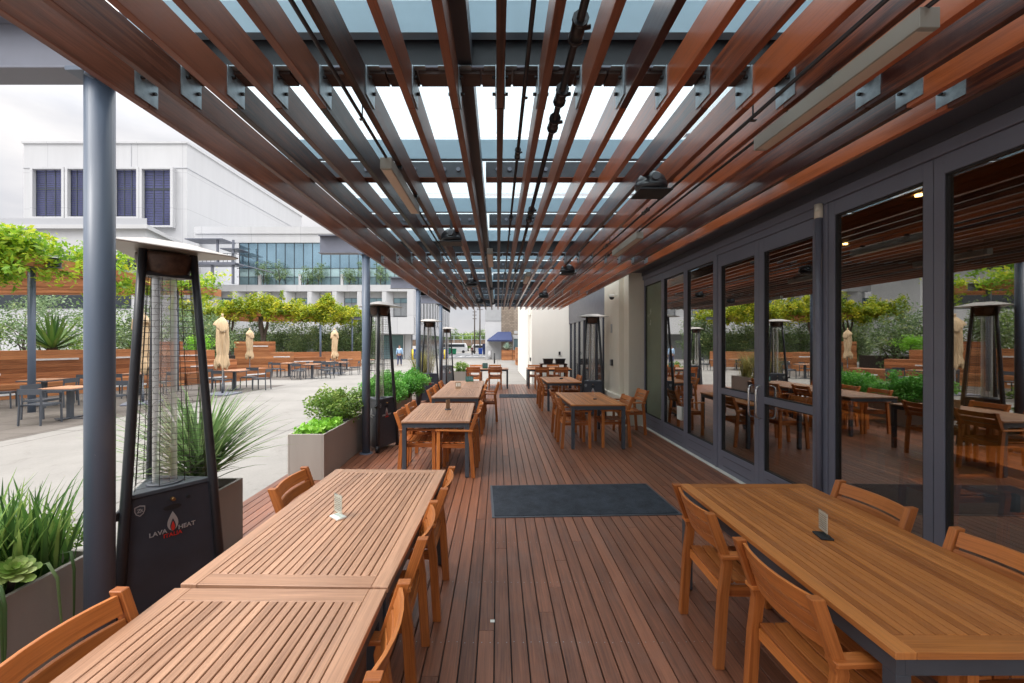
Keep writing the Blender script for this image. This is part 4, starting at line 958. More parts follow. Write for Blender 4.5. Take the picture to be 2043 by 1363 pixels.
# closed umbrellas
um = thing('umbrella', 'x', 'umbrella', (0, 0, 0), 0, 'folded beige umbrellas')
m = MB(); m.tube([(0, 0, .05), (0, 0, 2.68)], .024, 10); m.build('pole', M['stainless'], um)
m = MB(); m.box(-.42, .42, -.42, .42, 0, .05); m.build('base', M['beam'], um, bevel=.01); m = MB(); m.tube([(0, 0, .05), (0, 0, .35)], .035, 10); m.build('sleeve', M['tablemetal'], um)
def fold(t, z): return 1.15-.5*abs(math.sin(2.5*t+.8*z))**.6*(.6+.4*math.sin(2*t+z*2))-.2*abs(math.sin(6.5*t-1.3*z+1))+.05*math.sin(17*t+6*z)
m = MB(); prof = [(.17, .93), (.215, .95), (.22, 1.04), (.205, 1.14), (.18, 1.25), (.165, 1.35), (.168, 1.4), (.178, 1.5), (.185, 1.68), (.19, 1.9), (.185, 2.1), (.185, 2.25), (.15, 2.38), (.05, 2.5)]
m.lathe(prof, 72, fn=fold)
m.V = [(x*(1+.15*(z < 1.3)*math.sin(2*math.atan2(y, x)+1)), y, z+max(0, 1.3-z)*.22*math.sin(3*math.atan2(y, x)+.6)+max(0, 1.3-z)*.14*math.sin(8*math.atan2(y, x))) for x, y, z in m.V]; m.build('canopy', M['umbrella'], um)
m = MB(); m.lathe([(.18, 2.24), (.25, 2.2), (.26, 2.24), (.22, 2.42), (.11, 2.55), (.03, 2.62)], 48, fn=lambda t, z: 1.12-.42*abs(math.sin(1.5*t+.7))-.15*abs(math.sin(5*t+3*z)))
m.V = [(x, y, z+max(0, 2.45-z)*.5*math.sin(2*math.atan2(y, x)+.5)) for x, y, z in m.V]; m.tube([(0, 0, 2.6), (0, 0, 2.72)], .03, 8); m.build('vent_hood', M['umbrella'], um)
m = MB(); m.lathe([(.172, 1.365), (.174, 1.4)], 24, fn=fold); m.build('tie_strap', M['umbrella'], um)
for i, (x, y, r, lab) in enumerate(((-9.25, 14.15, 0, 'nearest folded beige umbrella, tall in front of the wooden steps'), (-14.9, 25.3, 40, 'middle folded beige umbrella rising behind the low wooden bench'), (-9.75, 25.2, 80, 'farthest folded beige umbrella, between two slim pergola posts'), (-10.2, 12.1, 120, 'folded beige umbrella seen through the near heater'))):
    if i == 0: um.location = (x, y, gz(y)); um['label'] = lab
    else: clone(um, (x, y, gz(y)), R(r), lab)

# wooden stepped seating
def planks(m, p0, d_, n_, s0, s1, o0, o1, z0, z1):
    """block between along s0..s1, offset o0..o1 (behind), boards stacked"""
    k = max(1, round((z1-z0)/.14)); h = (z1-z0)/k
    for i in range(k):
        a, b = z0+i*h+.004, z0+(i+1)*h-(.002 if i < k-1 else 0)
        c = [p0+d_*s-n_*o for s, o in ((s0, o0), (s1, o0), (s1, o1), (s0, o1))]
        m.hexa([(*q, a) for q in c]+[(*q, b) for q in c], 0)
def bench(name, label, p0, p1, tiers, strips=(), z=None):
    p0 = Vector(p0); p1 = Vector(p1); Ln = (p1-p0).length; d_ = (p1-p0)/Ln; n_ = Vector((d_.y, -d_.x))
    zz = gz(p0.y)-.25 if z is None else z
    t = thing(name, label, 'bench'); m = MB()
    for (s0, s1, o0, o1, zt) in tiers: planks(m, p0, d_, n_, s0*Ln, s1*Ln, o0, o1, zz, zt)
    m.build('planking', M['bench'], t)
    for (s, o, zc, w) in strips:
        q = MB(); c = p0+d_*s*Ln-n_*(o-.012); q.bar((*(c-d_*w/2), zc), (*(c+d_*w/2), zc), .02, .06)
        q.build('light_strip', M['marking'], t)
    return t
bench('wooden_wall_bench', 'long wooden bench with a planter wall behind, at the far left', (-15.6, 11.6), (-12.95, 17.4), [(0, 1, 0, .55, .42), (0, 1, .55, 1.0, 1.46)], [(.25, 0, .12, 1.3), (.13, .55, .72, 1.2), (.42, .55, 1.15, 1.2), (.75, .55, 1.15, 1.1), (.7, 0, .12, 1.2)])
bench('stepped_bench', 'stepped wooden seating with white strips behind the nearest umbrella', (-12.9, 17.5), (-11.45, 21.2), [(0, 1, 0, .9, .42), (0, .72, .9, 1.5, .9), (0, .55, 1.5, 2.2, 1.35), (0, .3, 2.2, 2.6, 1.75)], [(.3, 0, .16, 1.0), (.8, 0, .16, 1.0), (.3, .9, .65, 1.0), (.25, 1.5, 1.12, .9)])
bench('stepped_bench', 'wooden block seating behind the middle umbrella', (-16.9, 27.0), (-13.6, 27.6), [(0, .62, 0, 1.2, 1.75), (0, 1, -.02, .8, 1.05)], [(.45, 0, 1.45, 1.0), (.85, -.02, .75, 1.0)], z=-.3)
bench('low_wooden_bench', 'long low wooden bench before the far hedge', (-15.5, 30.2), (-10.7, 33.6), [(0, .45, -1.5, .6, .62), (0, 1, .6, 1.1, .95)], [(.2, -1.5, .35, 1.3)], z=-.4)
# spare low corner of stepped bench lamp
# vine pergolas
def vine_pergola(label, x0, x1, y0, y1, z, posts, vlabel, dens, lsz, mat, h):
    t = thing('vine_pergola', label, 'pergola')
    m = MB(); n = int((y1-y0)/.28)
    for k in range(n): y = y0+k*.28; m.box(x0, x1, y, y+.045, z+.02, z+.2)
    m.build('roof_slats', M['bench'], t)
    m = MB(); m.box(x0, x1, y0-.06, y0-.02, z-.0, z+.28); m.box(x1+.01, x1+.06, y0, y1, z-.02, z+.26); m.build('fascia', M['bench'], t)
    for (px, py_) in posts:
        m = MB(); m.tube([(px, py_, gz(py_)), (px, py_, z-.01)], .075, 14); m.build('post', M['column'], t)
        m = MB(); m.box(px-.6, px+.75, py_-.07, py_+.07, z-.01, z+.0); m.box(px-.6, px+.75, py_-.005, py_+.005, z+.0, z+.23); m.box(px-.6, px+.75, py_-.07, py_+.07, z+.23, z+.24); m.build('beam', M['beam'], t)
    v = thing('climbing_vine', vlabel, 'vine', ((x0+x1)/2, (y0+y1)/2, z))
    W, D = (x1-x0)/2, (y1-y0)/2; ncl = dens
    cx = rng.uniform(-W, W+.25, ncl); cy = -D+(rng.random(ncl)**1.6)*2*D-.2
    edge = rng.random(ncl) < .35; cx = np.where(edge, W+rng.normal(0, .25, ncl), cx)
    fr = rng.random(ncl) < .4; cy = np.where(fr, -D+rng.normal(-.1, .25, ncl), cy)
    hh = h*(.45+.25*np.sin(cx*.9+1)+.3*np.sin(cx*2.7+cy)*np.sin(cy*1.9))
    cz = .25+rng.random(ncl)**1.4*np.maximum(hh, .2)*1.25-np.where((edge | fr) & (rng.random(ncl) < .5), rng.random(ncl)*.75, 0)
    p_, c_ = clumps(np.stack([cx, cy, cz], 1), rng.uniform(.14, .42, ncl), 34)
    c_ = np.clip(c_, 0, 1); leaves('foliage', p_, lsz, mat, v, aspect=.42, rnd=c_)
    return t, v
vine_pergola('near plaza pergola on blue posts, its wooden slats seen from below', -24, -11.35, 9.6, 17.2, 3.6, [(-11.7, 10.57), (-11.6, 15.2)], 'yellow-green vine spilling over the near plaza pergola', 760, .15, M['vinegreen'], .7)
t, v = vine_pergola('far plaza pergola on slim blue posts', -24, -12.9, 31.2, 40.5, 3.62, [(-13.05, 31.0), (-12.45, 36.0)], 'bright yellow vine thick on the far plaza pergola', 1500, .2, M['vine'], 1.6)
def trunk(label, x, y, z1, r):
    t = thing('twisted_vine', label, 'vine', (x, y, gz(y))); q = MB()
    for k in range(4):
        a = random.random()*6; q.tube([(.12*math.cos(a+f*2)*(.6+f*2 if f > .6 else .6), .12*math.sin(a+f*2)*(.6+f*2 if f > .6 else .6), f*z1) for f in (0, .2, .4, .6, .8, 1)], [r, r*.8, r*.75, r*.7, r*.6, r*.4], 7)
    q.build('trunk', M['bark'], t)
trunk('thick twisted vine trunk under the far pergola', -17.7, 31.8, 4.0, .16); trunk('leaning dark vine trunk under the far pergola, left one', -20.3, 31.8, 4.0, .11)

# trees and shrubs
def tree(name, label, x, y, z, h, r, mat, ncl=70, per=40, size=.16, tr=.08, low=.25, cat='tree', group=None, clr=None):
    t = thing(name, label, cat, (x, y, z), 0, group)
    rz_ = h*(1-low)/2; cc = ellip((0, 0, h*low+rz_), (r, r, rz_), ncl, .3)
    p_, c_ = clumps(cc, clr or r*.3, per); leaves('crown', p_, size, mat, t, rnd=c_, aspect=.4)
    q = MB(); q.tube([(0, 0, 0), (random.gauss(0, .05), 0, h*.35), (random.gauss(0, .15), 0, h*.7)], [tr, tr*.7, tr*.3], 7)
    for k in range(6):
        e = Vector(cc[random.randrange(len(cc))]); q.tube([(0, 0, h*random.uniform(.1, .4)), e*.55+Vector((0, 0, h*.15)), e], [tr*.5, tr*.3, tr*.1], 5)
    q.build('trunk', M['bark'], t); return t
lab_h = ['dark loose shrub tree behind the middle umbrella', 'grey-green shrub tree under the far pergola middle', 'dense shrub tree left of the slim posts', 'shrub tree between the slim posts', 'shrub tree behind the farthest umbrella', 'yellowing shrub tree right of the slim posts', 'golden shrub tree by the second column', 'shrub tree at the left end of the far row', 'dark shrub tree behind the nearest umbrella']
for (x, y, h, r), lab in zip(((-22.5, 40, 4.4, 1.9), (-19.8, 39.5, 4.2, 1.9), (-17.6, 38.5, 4.0, 1.9), (-15.5, 38, 3.8, 1.8), (-14.2, 39.5, 4.2, 1.8), (-13.0, 38, 4.0, 1.6), (-12.0, 39, 4.3, 1.4), (-25.5, 38, 4.6, 2.2), (-23.5, 35, 3.6, 1.7)), lab_h):
    tree('shrub_tree', lab, x, y, gz(y), h, r, M['shrub'], 100, 56, .17, .08, .02, group='shrub trees behind the far pergola', clr=.5)
for (x, y, h, r, mt, lab) in ((-25.5, 20, 4.6, 2.0, 'bush', 'pale tree at the far left behind the wooden wall'), (-22.5, 21, 4.4, 1.8, 'olive', 'grey-green tree behind the agave'), (-20, 21.5, 4.3, 1.7, 'bush', 'yellowish tree right of the agave'), (-17.7, 20.5, 3.8, 1.3, 'shrub', 'dark tree beside the nearest column'), (-17.6, 24, 4.2, 1.6, 'olive', 'olive-leaved tree seen through the near heater'), (-27, 24, 5, 2.3, 'shrub', 'dark tree furthest left'), (-16.0, 23.5, 3.6, 1.3, 'shrub', 'shrubby tree behind the stepped seating')):
    tree('small_tree', lab, x, y, gz(y), h, r, M[mt], 70, 36, .17, .07, .1, clr=.42)
bush('yellow_shrub', 'bright yellow-green shrub behind the stepped seating', (-15.6, 22.2, 1.2), (.7, .7, .45), 30, 40, .1, M['lime'], 3, .25)
def agave(x, y, z, n, ln, w, label, mat='agave', sp=1.1):
    t = thing('agave', label, 'plant', (x, y, z)); V = MB()
    for k in range(n):
        az = k*2.4; el = R(85-70*(k/n)*sp); h = Vector((math.cos(az)*math.cos(el), math.sin(az)*math.cos(el), math.sin(el))); s_ = Vector((-math.sin(az), math.cos(az), 0)); n_ = s_.cross(h)
        b = len(V.V); L1 = ln*random.uniform(.85, 1.1); rn = (random.random(), 0)
        for (l, ww) in ((0, .6), (.3, 1), (.6, .8), (.85, .4), (1, .02)):
            c = h*L1*l; V.V += [tuple(c-s_*w*ww/2), tuple(c+n_*w*ww*.25), tuple(c+s_*w*ww/2)]
        for i in range(4):
            a = b+3*i; V.face([a, a+1, a+4, a+3], [(0, 0)]*4, rn, 0, True); V.face([a+1, a+2, a+5, a+4], [(0, 0)]*4, rn, 0, True)
    V.build('leaves', M[mat], t); q = MB(); q.lathe([(.001, -.1), (.14, -.05), (.12, .15), (.001, .2)], 10); q.build('stem', M['bark'], t)
agave(-15.55, 14.7, 1.5, 46, 1.35, .11, 'big spiky agave above the wooden wall at the left')
agave(-14.85, 15.9, 1.45, 24, .45, .09, 'small bright agave right of the big one', 'lime'); agave(-14.3, 16.5, 1.45, 24, .45, .09, 'small green agave beside the nearest column')
t = thing('grass_tuft', 'tuft of upright grass above the wooden wall at the left edge', 'grass plant', (-17.2, 13.9, 1.4)); blades('leaves', [(random.gauss(0, .3), random.gauss(0, .15), 0) for _ in range(200)], M['greyblade'], t, .9, .03, .2, .3)
# planting bed soil behind the wall
m = MB(); m.box(-30, -16.2, 12, 26, -.03, .9); o = m.build('planting_bed_ground', M['soil']); o['kind'] = 'structure'

# ------------------------------------------------------------------ white office building
ob = thing('office_building', 'long white office building with a blue glass upper storey and recessed windows', 'building')
Y0 = 52
m = MB(); m.box(-40, -10.4, Y0, Y0+.5, 7.95, 8.75); m.box(-40, -10.4, Y0, Y0+.5, 2.68, 4.75)
m.box(-40, -10.4, Y0+.9, Y0+2, 2.6, 8); m.box(-11.2, -10.4, Y0, Y0+.9, 4.75, 7.95)
m.box(-40, -10.4, Y0+.5, Y0+40, 8.0, 8.6); m.box(-38.2, -10.4, Y0+1, Y0+1.5, 14.2, 16.1); m.box(-38, -10.4, Y0+.9, Y0+1.0, 15.3, 16.2)
m.box(-10.9, -10.4, Y0+1.0, Y0+40, 14.2, 16.0); m.box(-38, -37.4, Y0+1, Y0+20, 8, 14.2)
m.box(-10.7, -10.4, Y0+2, Y0+40, 7.95, 8.75); m.box(-10.7, -10.4, Y0+2, Y0+40, 2.68, 4.2); m.box(-10.9, -10.5, Y0+1.5, Y0+40, 8.7, 14.2)
for k in range(14): m.box(-10.75, -10.3, Y0+2.4+k*2.7, Y0+3.4+k*2.7, 4.2, 7.95)
m.build('wall', M['panel'], ob)
for k in range(11):
    m = MB(); xc = (797-49.7*k-993)/840*Y0-1.55
    m.prism([(xc-.62, Y0+.02), (xc-.1, Y0+.02), (xc+.6, Y0+.75), (xc-.62, Y0+.75)], 4.76, 7.94); m.build('fin', M['white'], ob)
for k in range(10):
    xc = (797-49.7*k-993)/840*Y0
    q = MB(); q.box(xc-.9, xc+.9, Y0+.8, Y0+.88, 4.9, 7.2); wo = q.build('window', M['mullion'], ob)
    q = MB()
    for sx in (-.84, .03):
        q.box(xc+sx, xc+sx+.8, Y0+.77, Y0+.799, 6.6, 7.14, 0); q.box(xc+sx, xc+sx+.8, Y0+.77, Y0+.799, 4.96, 6.55, 1)
    q.build('pane', [M['teal'], M['shade']], wo)
for k in range(13):
    q = MB(); q.box(-10.62, -10.5, Y0+3.4+k*2.7, Y0+5.1+k*2.7, 4.2, 7.95); q.build('side_window', M['darkglass'], ob)
# glass storey
px0 = 478
for k in range(19):
    x0 = (px0+18.2*k-993)/840*53.3; x1 = (px0+18.2*(k+1)-993)/840*53.3
    q = MB(); q.box(x0+.03, x1-.03, 53.3, 53.33, 11.05, 14.2, 0); q.box(x0+.03, x1-.03, 53.3, 53.33, 9.95, 10.98, 1); q.box(x0+.03, x1-.03, 53.3, 53.33, 8.6, 9.9, 2)
    q.build('glass_bay', [M['curtain'], M['curtainpale'], M['teal']], ob)
q = MB()
for k in range(20):
    x0 = (px0+18.2*k-993)/840*53.3; q.box(x0-.03, x0+.03, 53.24, 53.36, 8.6, 14.2)
q.box(-33, -10.9, 53.25, 53.35, 10.98, 11.05); q.box(-33, -10.9, 53.25, 53.35, 9.9, 9.95); q.build('mullion', M['mullion'], ob)
q = MB()
for xx in (-29.5, -24.5, -19.3): q.box(xx-.15, xx+.15, Y0+.1, Y0+.4, 8.75, 10.1)
q.build('parapet_post', M['white'], ob)
# lower floor
m = MB(); m.box(-40, -11, Y0+2.2, Y0+2.4, -1, 2.6); m.build('ground_floor_wall', M['shade'], ob)
m = MB(); m.box(-14.9, -12.0, Y0+1.9, Y0+2.1, -.6, 2.55); m.build('entrance_glass', M['teal'], ob)
m = MB(); m.box(-11.9, -11.1, Y0+1.9, Y0+2.15, -.6, 2.6); m.box(-12.05, -11.95, Y0+1.7, Y0+1.9, -.6, 2.6); m.build('entrance_column', M['white'], ob)
m = MB(); m.box(-10.7, -10.5, Y0+3, Y0+40, -1, 2.68); m.build('ground_floor_side_wall', M['darkglass'], ob)
# balcony and stair at the left of the glass
bs = MB(); bs.box(-38, -31.6, 50.6, 52.4, 11.0, 11.3); bs.box(-37.5, -33, 50.4, 53, 14.0, 14.12); bs.box(-33.4, -31.2, 50.6, 53, 12.9, 13.0)
for xx in (-37, -34.5, -32): bs.box(xx-.12, xx+.12, 50.8, 51.0, 8.7, 11)
for xx in (-33.8, -31.9): bs.box(xx-.1, xx+.1, 50.7, 50.9, 11.3, 14)
bs.bar((-31.6, 51, 11.2), (-27.2, 51, 10.1), .8, .1)
bs.build('balcony', M['beam'], ob)
q = MB()
for k in range(14): q.box(-38+k*.5-.02, -38+k*.5+.02, 50.6, 50.64, 11.3, 12.3)
q.box(-38, -31.4, 50.6, 50.64, 12.3, 12.36); q.box(-38, -31.4, 50.6, 50.64, 11.8, 11.84); q.bar((-31.5, 50.6, 12.33), (-27.2, 50.6, 11.1), .04, .05)
q.build('railing', M['mullion'], ob)
for i, (x, y, h, l) in enumerate(((-29.2, 52.45, 3.4, 'left terrace tree before the blue glass'), (-27.2, 52.45, 3.5, 'second terrace tree before the blue glass'), (-22.3, 52.45, 3.4, 'terrace tree in the middle of the blue glass'), (-23.7, 52.45, 2.4, 'small terrace tree by the white post'), (-16.8, 52.45, 3.4, 'terrace tree beside the second column'), (-18.4, 52.45, 2.4, 'small terrace tree left of the second column'), (-14.6, 52.45, 3.2, 'terrace tree right of the second column'))):
    tree('terrace_tree', l, x, y, 8.6, h, 1.0, M['olive'], 34, 26, .2, .05, .05, group='olive trees on the roof terrace', clr=.35)
# tower block and terrace wing
tb = thing('tower_block', 'tall white block with four dark purple window bays', 'building')
D1 = 58
def UX(u_, D): return (u_-993)/840*D
X0, X1 = UX(47, D1), UX(373, D1)
m = MB(); m.box(X0, X1, D1, D1+34, -1, 29); m.box(X0-.15, X1+.15, D1-.15, D1+34, 29.0, 29.25); m.build('wall', M['panel'], tb)
m = MB(); m.box(X0, X1+.02, D1-.06, D1-.005, 25.6, 25.7); m.box(X1-.0, X1+.06, D1, D1+34, 25.6, 25.7)
for uu in (196, 262): m.box(UX(uu, D1)-.05, UX(uu, D1)+.05, D1-.05, D1-.004, 25.7, 29)
m.build('panel_joint', M['white2'], tb)
m = MB()
for (u0, u1, zb) in ((74, 131, 18.8), (143, 180, 18.8), (235, 279, 18.8), (290, 346, 17.6)):
    a, b_ = UX(u0, D1), UX(u1, D1)
    m.box(a-.35, a, D1-.6, D1, zb, 25.3); m.box(b_, b_+.35, D1-.6, D1, zb, 25.3); m.box(a-.35, b_+.35, D1-.6, D1, 25.301, 25.58); m.box(a-.35, b_+.35, D1-.6, D1, zb-.25, zb-.001)
m.build('window_surround', M['panel'], tb)
for (u0, u1, zb) in ((74, 131, 18.8), (143, 180, 18.8), (235, 279, 18.8), (290, 346, 17.6)):
    a, b_ = UX(u0, D1), UX(u1, D1); q = MB(); q.box(a, b_, D1-.08, D1-.01, zb, 25.3); wo = q.build('window', M['purpleglass'], tb)
    q = MB(); n = 3
    for k in range(n+1): xx = a+(b_-a)*k/n; q.box(xx-.05, xx+.05, D1-.14, D1-.085, zb, 25.3)
    for k in range(22): zz = zb+(25.3-zb)*k/22; q.box(a, b_, D1-.12, D1-.085, zz-.03, zz+.03)
    q.box(a, b_, D1-.15, D1-.122, 22.6, 22.75); q.build('louvre_frame', M['mullion'], wo)
wg = thing('terrace_wing', 'low white wing with a slanting roof terrace edge at the left', 'building')
m = MB()
poly = [(-70, 43), (-35.9, 43), (-37.9, 50.2), (-70, 50.2)]
m.prism(poly, 10.2, 13.2); m.prism([(-70, 42.6), (-35.5, 42.6), (-37.6, 50.3), (-70, 50.3)], 13.2, 13.6); m.prism([(-70, 44), (-38, 44), (-38.4, 50.2), (-70, 50.2)], -1, 9.2); m.build('wall', M['white'], wg)
m = MB(); m.prism([(-70, 42.7), (-35.6, 42.7), (-35.6, 42.74), (-70, 42.74)], 13.6, 14.25); m.build('glass_parapet', M['white2'], wg)
m = MB(); m.box(-69, -38.3, 43.95, 43.99, 5.2, 6.6); m.box(-69, -38.3, 43.95, 43.99, 9.25, 10.2); m.build('dark_opening', M['darkglass'], wg)
m = MB()
for k in range(30): m.box(-68+k*1.1, -67.9+k*1.1, 43, 43.05, 9.3, 10.9)
for zz in (9.6, 9.9, 10.2, 10.5, 10.9): m.box(-68, -36, 42.96, 43.0, zz, zz+.05)
m.build('railing', M['mullion'], wg)
m = MB(); m.box(-60, -38.2, 38, 38.5, -.5, 4.2); m.build('low_wall', M['white'], wg)

# ------------------------------------------------------------------ block building at the end of the walk
bb = thing('block_building', 'tan and grey block building at the end of the walkway', 'building')
m = MB(); m.box(.45, 12, 54, 80, -1, 11); m.build('block_wall', M['brick'], bb)
q = MB()
for k in range(9): q.box(.5+k*.18, .58+k*.18, 53.94, 53.999, 2.2, 11)
q.build('rib', M['brick'], bb)
m = MB(); m.box(-1.62, .449, 53.9, 80, 4.4, 11); m.build('grey_wall', M['greywall'], bb)
m = MB(); m.box(-1.6, .449, 53.95, 80, -1, 4.4); m.build('white_wall', M['white'], bb)
m = MB(); m.box(3.0, 3.2, 53.7, 53.99, .6, 2.5); m.box(1.95, 2.05, 53.8, 53.99, .2, 2.4); m.box(3.3, 3.4, 53.8, 53.99, .2, 2.4); m.box(1.9, 3.5, 53.75, 53.99, 2.1, 2.6); m.build('kiosk_frame', M['white'], bb)
m = MB(); m.box(2.05, 3.3, 53.85, 53.9, .4, 2.1); m.build('kiosk_window', M['teal'], bb)
m = MB(); m.box(2.1, 2.85, 53.9, 53.99, 2.75, 3.1); m.build('sign_plate', M['white'], bb)
aw = thing('awning', 'navy blue sloping awning on the block building', 'awning', (.3, 53.9, 0))
q = MB(); a, b_ = [(-1.6, -2.4, 1.9), (1.45, -2.4, 1.9), (1.35, 0, 2.95), (-.3, 0, 2.95)], None
q.V = [(-1.6, -2.2, 1.75), (1.5, -2.2, 1.75), (1.5, 0, 1.75), (-1.6, 0, 1.75), (-1.6, -2.2, 1.95), (1.5, -2.2, 1.95), (1.4, -.02, 3.0), (-.25, -.02, 3.0)]
for f in ((0, 1, 5, 4), (4, 5, 6, 7), (1, 2, 6, 5), (0, 4, 7, 3)): q.face(list(f), [(0, 0)]*4, (.5, .5))
q.build('canvas', M['navy'], aw)
def woodbox(label, x0, x1, y0, y1, h, mt='bench'):
    zb = gz((y0+y1)/2); t = thing('wooden_planter', label, 'planter', ((x0+x1)/2, (y0+y1)/2, zb)); m = MB(); k = max(1, round(h/.16)); hx, hy = (x1-x0)/2, (y1-y0)/2
    for i in range(k): m.box(-hx, hx, -hy, hy, i*h/k+.004, (i+1)*h/k)
    m.build('planking', M[mt], t)
woodbox('wooden planter box with pale agave under the awning', .45, 1.7, 49.5, 50.5, 1.2); woodbox('small wooden planter beside the agave planter', 1.75, 2.2, 49.5, 50.5, 1.2)
woodbox('tall wooden planter wall at the corner of the white wall', 1.6, 2.6, 36.5, 38.5, 1.52); woodbox('short pale timber post block by the walkway edge', 1.58, 1.8, 25.6, 26.4, .75, 'oak')
agave(1.1, 50, .78, 30, .9, .16, 'pale blue agave in the planter under the awning', 'bluegrey', .9)
def post(label, x, y, h, r, mt, name='bollard'):
    t = thing(name, label, 'bollard', (x, y, gz(y))); m = MB(); m.tube([(0, 0, 0), (0, 0, h)], r, 12); m.build('shaft', M[mt], t); m = MB(); m.lathe([(r*1.1, h), (r*1.1, h+.03), (.001, h+.05)], 12); m.build('cap', M[mt], t)
post('slim black bollard on the walkway', -.31, 40, .95, .07, 'rubber'); post('thick white bollard at the corner of the block building', -.95, 53, 1.1, .22, 'white')
post('yellow bollard by the office corner', -10.3, 51.0, 1.25, .11, 'yellow'); post('yellow bollard seen past the third heater', -6.7, 53, 1.2, .1, 'yellow')
for i, (x, y, h, lab) in enumerate(((-5.05, 92, 9.6, 'shorter timber utility pole in the distance'), (-4.05, 96, 13, 'taller timber utility pole in the distance'))):
    t = thing('utility_pole', lab, 'utility pole', (x, y, gz(y))); m = MB(); m.tube([(0, 0, 0), (0, 0, h)], [.17, .12], 8); m.build('shaft', M['pole'], t)
    for zz in ((h-.5, h-1.2, h-2.0) if i == 0 else (h-.5, h-2.1, h-3.1)): m = MB(); m.box(-.45 if i == 0 else -.7, .45 if i == 0 else .7, -.06, .06, zz, zz+.12); m.build('crossarm', M['pole'], t)
for i, (x, y, h, r, lab) in enumerate(((-14, 122, 6.5, 4, 'far tree behind the fourth heater'), (-8.3, 118, 5.6, 2.7, 'bright green far tree between heater and poles'), (-11.5, 124, 5.4, 3, 'dull far tree left of the bright one'), (-5.2, 125, 6.2, 3.2, 'far tree behind the utility poles'), (-2.3, 128, 6.4, 3, 'far tree at the building edge'), (-18.5, 125, 7, 4, 'far tree mostly hidden by the office'), (2, 130, 6.6, 4, 'far tree hidden behind the block building'))):
    tree('far_tree', lab, x, y, gz(y), h, r, M['bush' if i == 1 else 'shrub'], 60, 40, .5, .2, .1, group='trees beyond the car park', clr=1.0)
fe = thing('fence', 'tall wire fence with rusty screening beyond the road', 'fence', (0, 104, gz(104)))
m = MB()
for k in range(14): m.tube([(-24+k*2.2, 0, 0), (-24+k*2.2, 0, 4.1)], .06, 6)
m.tube([(-24, 0, 4.1), (6, 0, 4.1)], .04, 5); m.tube([(-24, 0, 3.2), (6, 0, 3.2)], .04, 5); m.build('rail', M['galv'], fe)
m = MB(); m.box(-24, 6, .05, .1, 1.6, 3.1); m.build('screen', paint('rusty_screen', (.2, .14, .1), .8, var=.4, scale=1.5), fe)
def van(label, x, y, w, h, mt):
    t = thing('parked_van', label, 'van', (x, y, gz(y)), 0, 'vehicles parked beyond the road'); m = MB(); m.box(-w/2, w/2, -1, 1, .35, h*.6); m.frustum([(-w/2, -.98), (w/2, -.98), (w/2, .98), (-w/2, .98)], [(-w/2*.8, -.8), (w/2*.85, -.8), (w/2*.85, .8), (-w/2*.8, .8)], h*.6+.005, h); m.build('body', M[mt], t, bevel=.06)
    m = MB(); m.box(-w*.36, w*.38, -1.0, -.9, h*.63, h*.9); m.build('window', M['darkglass'], t)
    for sx in (-w*.32, w*.32): m = MB(); m.tube([(sx, -1.02, .35), (sx, -.8, .35)], .34, 14); m.build('wheel', M['rubber'], t)
for (x, w, h, mt, l) in ((-9.4, 4.6, 2.3, 'white', 'white van seen between heater and person'), (-15.5, 4.8, 2.4, 'white', 'white van left behind the heaters'), (-4.0, 4.4, 2.0, 'white', 'white car behind the distant person')): van(l, x, 98, w, h, mt)
def binn(label, x, y, mt, h=1.1, w=.7):
    t = thing('wheelie_bin', label, 'bin', (x, y, gz(y)), 0, 'bins beyond the road'); m = MB(); m.frustum([(-w*.4, -.3), (w*.4, -.3), (w*.4, .3), (-w*.4, .3)], [(-w/2, -.38), (w/2, -.38), (w/2, .38), (-w/2, .38)], .08, h); m.build('body', M[mt], t, bevel=.02)
    m = MB(); m.box(-w/2-.02, w/2+.02, -.42, .42, h+.005, h+.08); m.build('lid', M[mt], t, bevel=.02)
    m = MB(); m.tube([(-w*.4, .3, .1), (w*.4, .3, .1)], .1, 10); m.build('wheel', M['rubber'], t)
binn('green bin left of the distant cars', -10.2, 88, 'green', 1.2, .9); binn('second green bin beside it', -9.1, 88, 'green', 1.1, .9); binn('pale blue bin right of the distant person', -3.6, 88, 'blue', 1.2, .9)
binn('tall navy bin at the building corner', -2.3, 84, 'navy', 2.1, 1.5); binn('royal blue bin by the office corner', -10.4, 54, 'blue', 1.2, 1.0); binn('royal blue bin past the third column', -7.0, 56, 'blue', 1.2, .9)

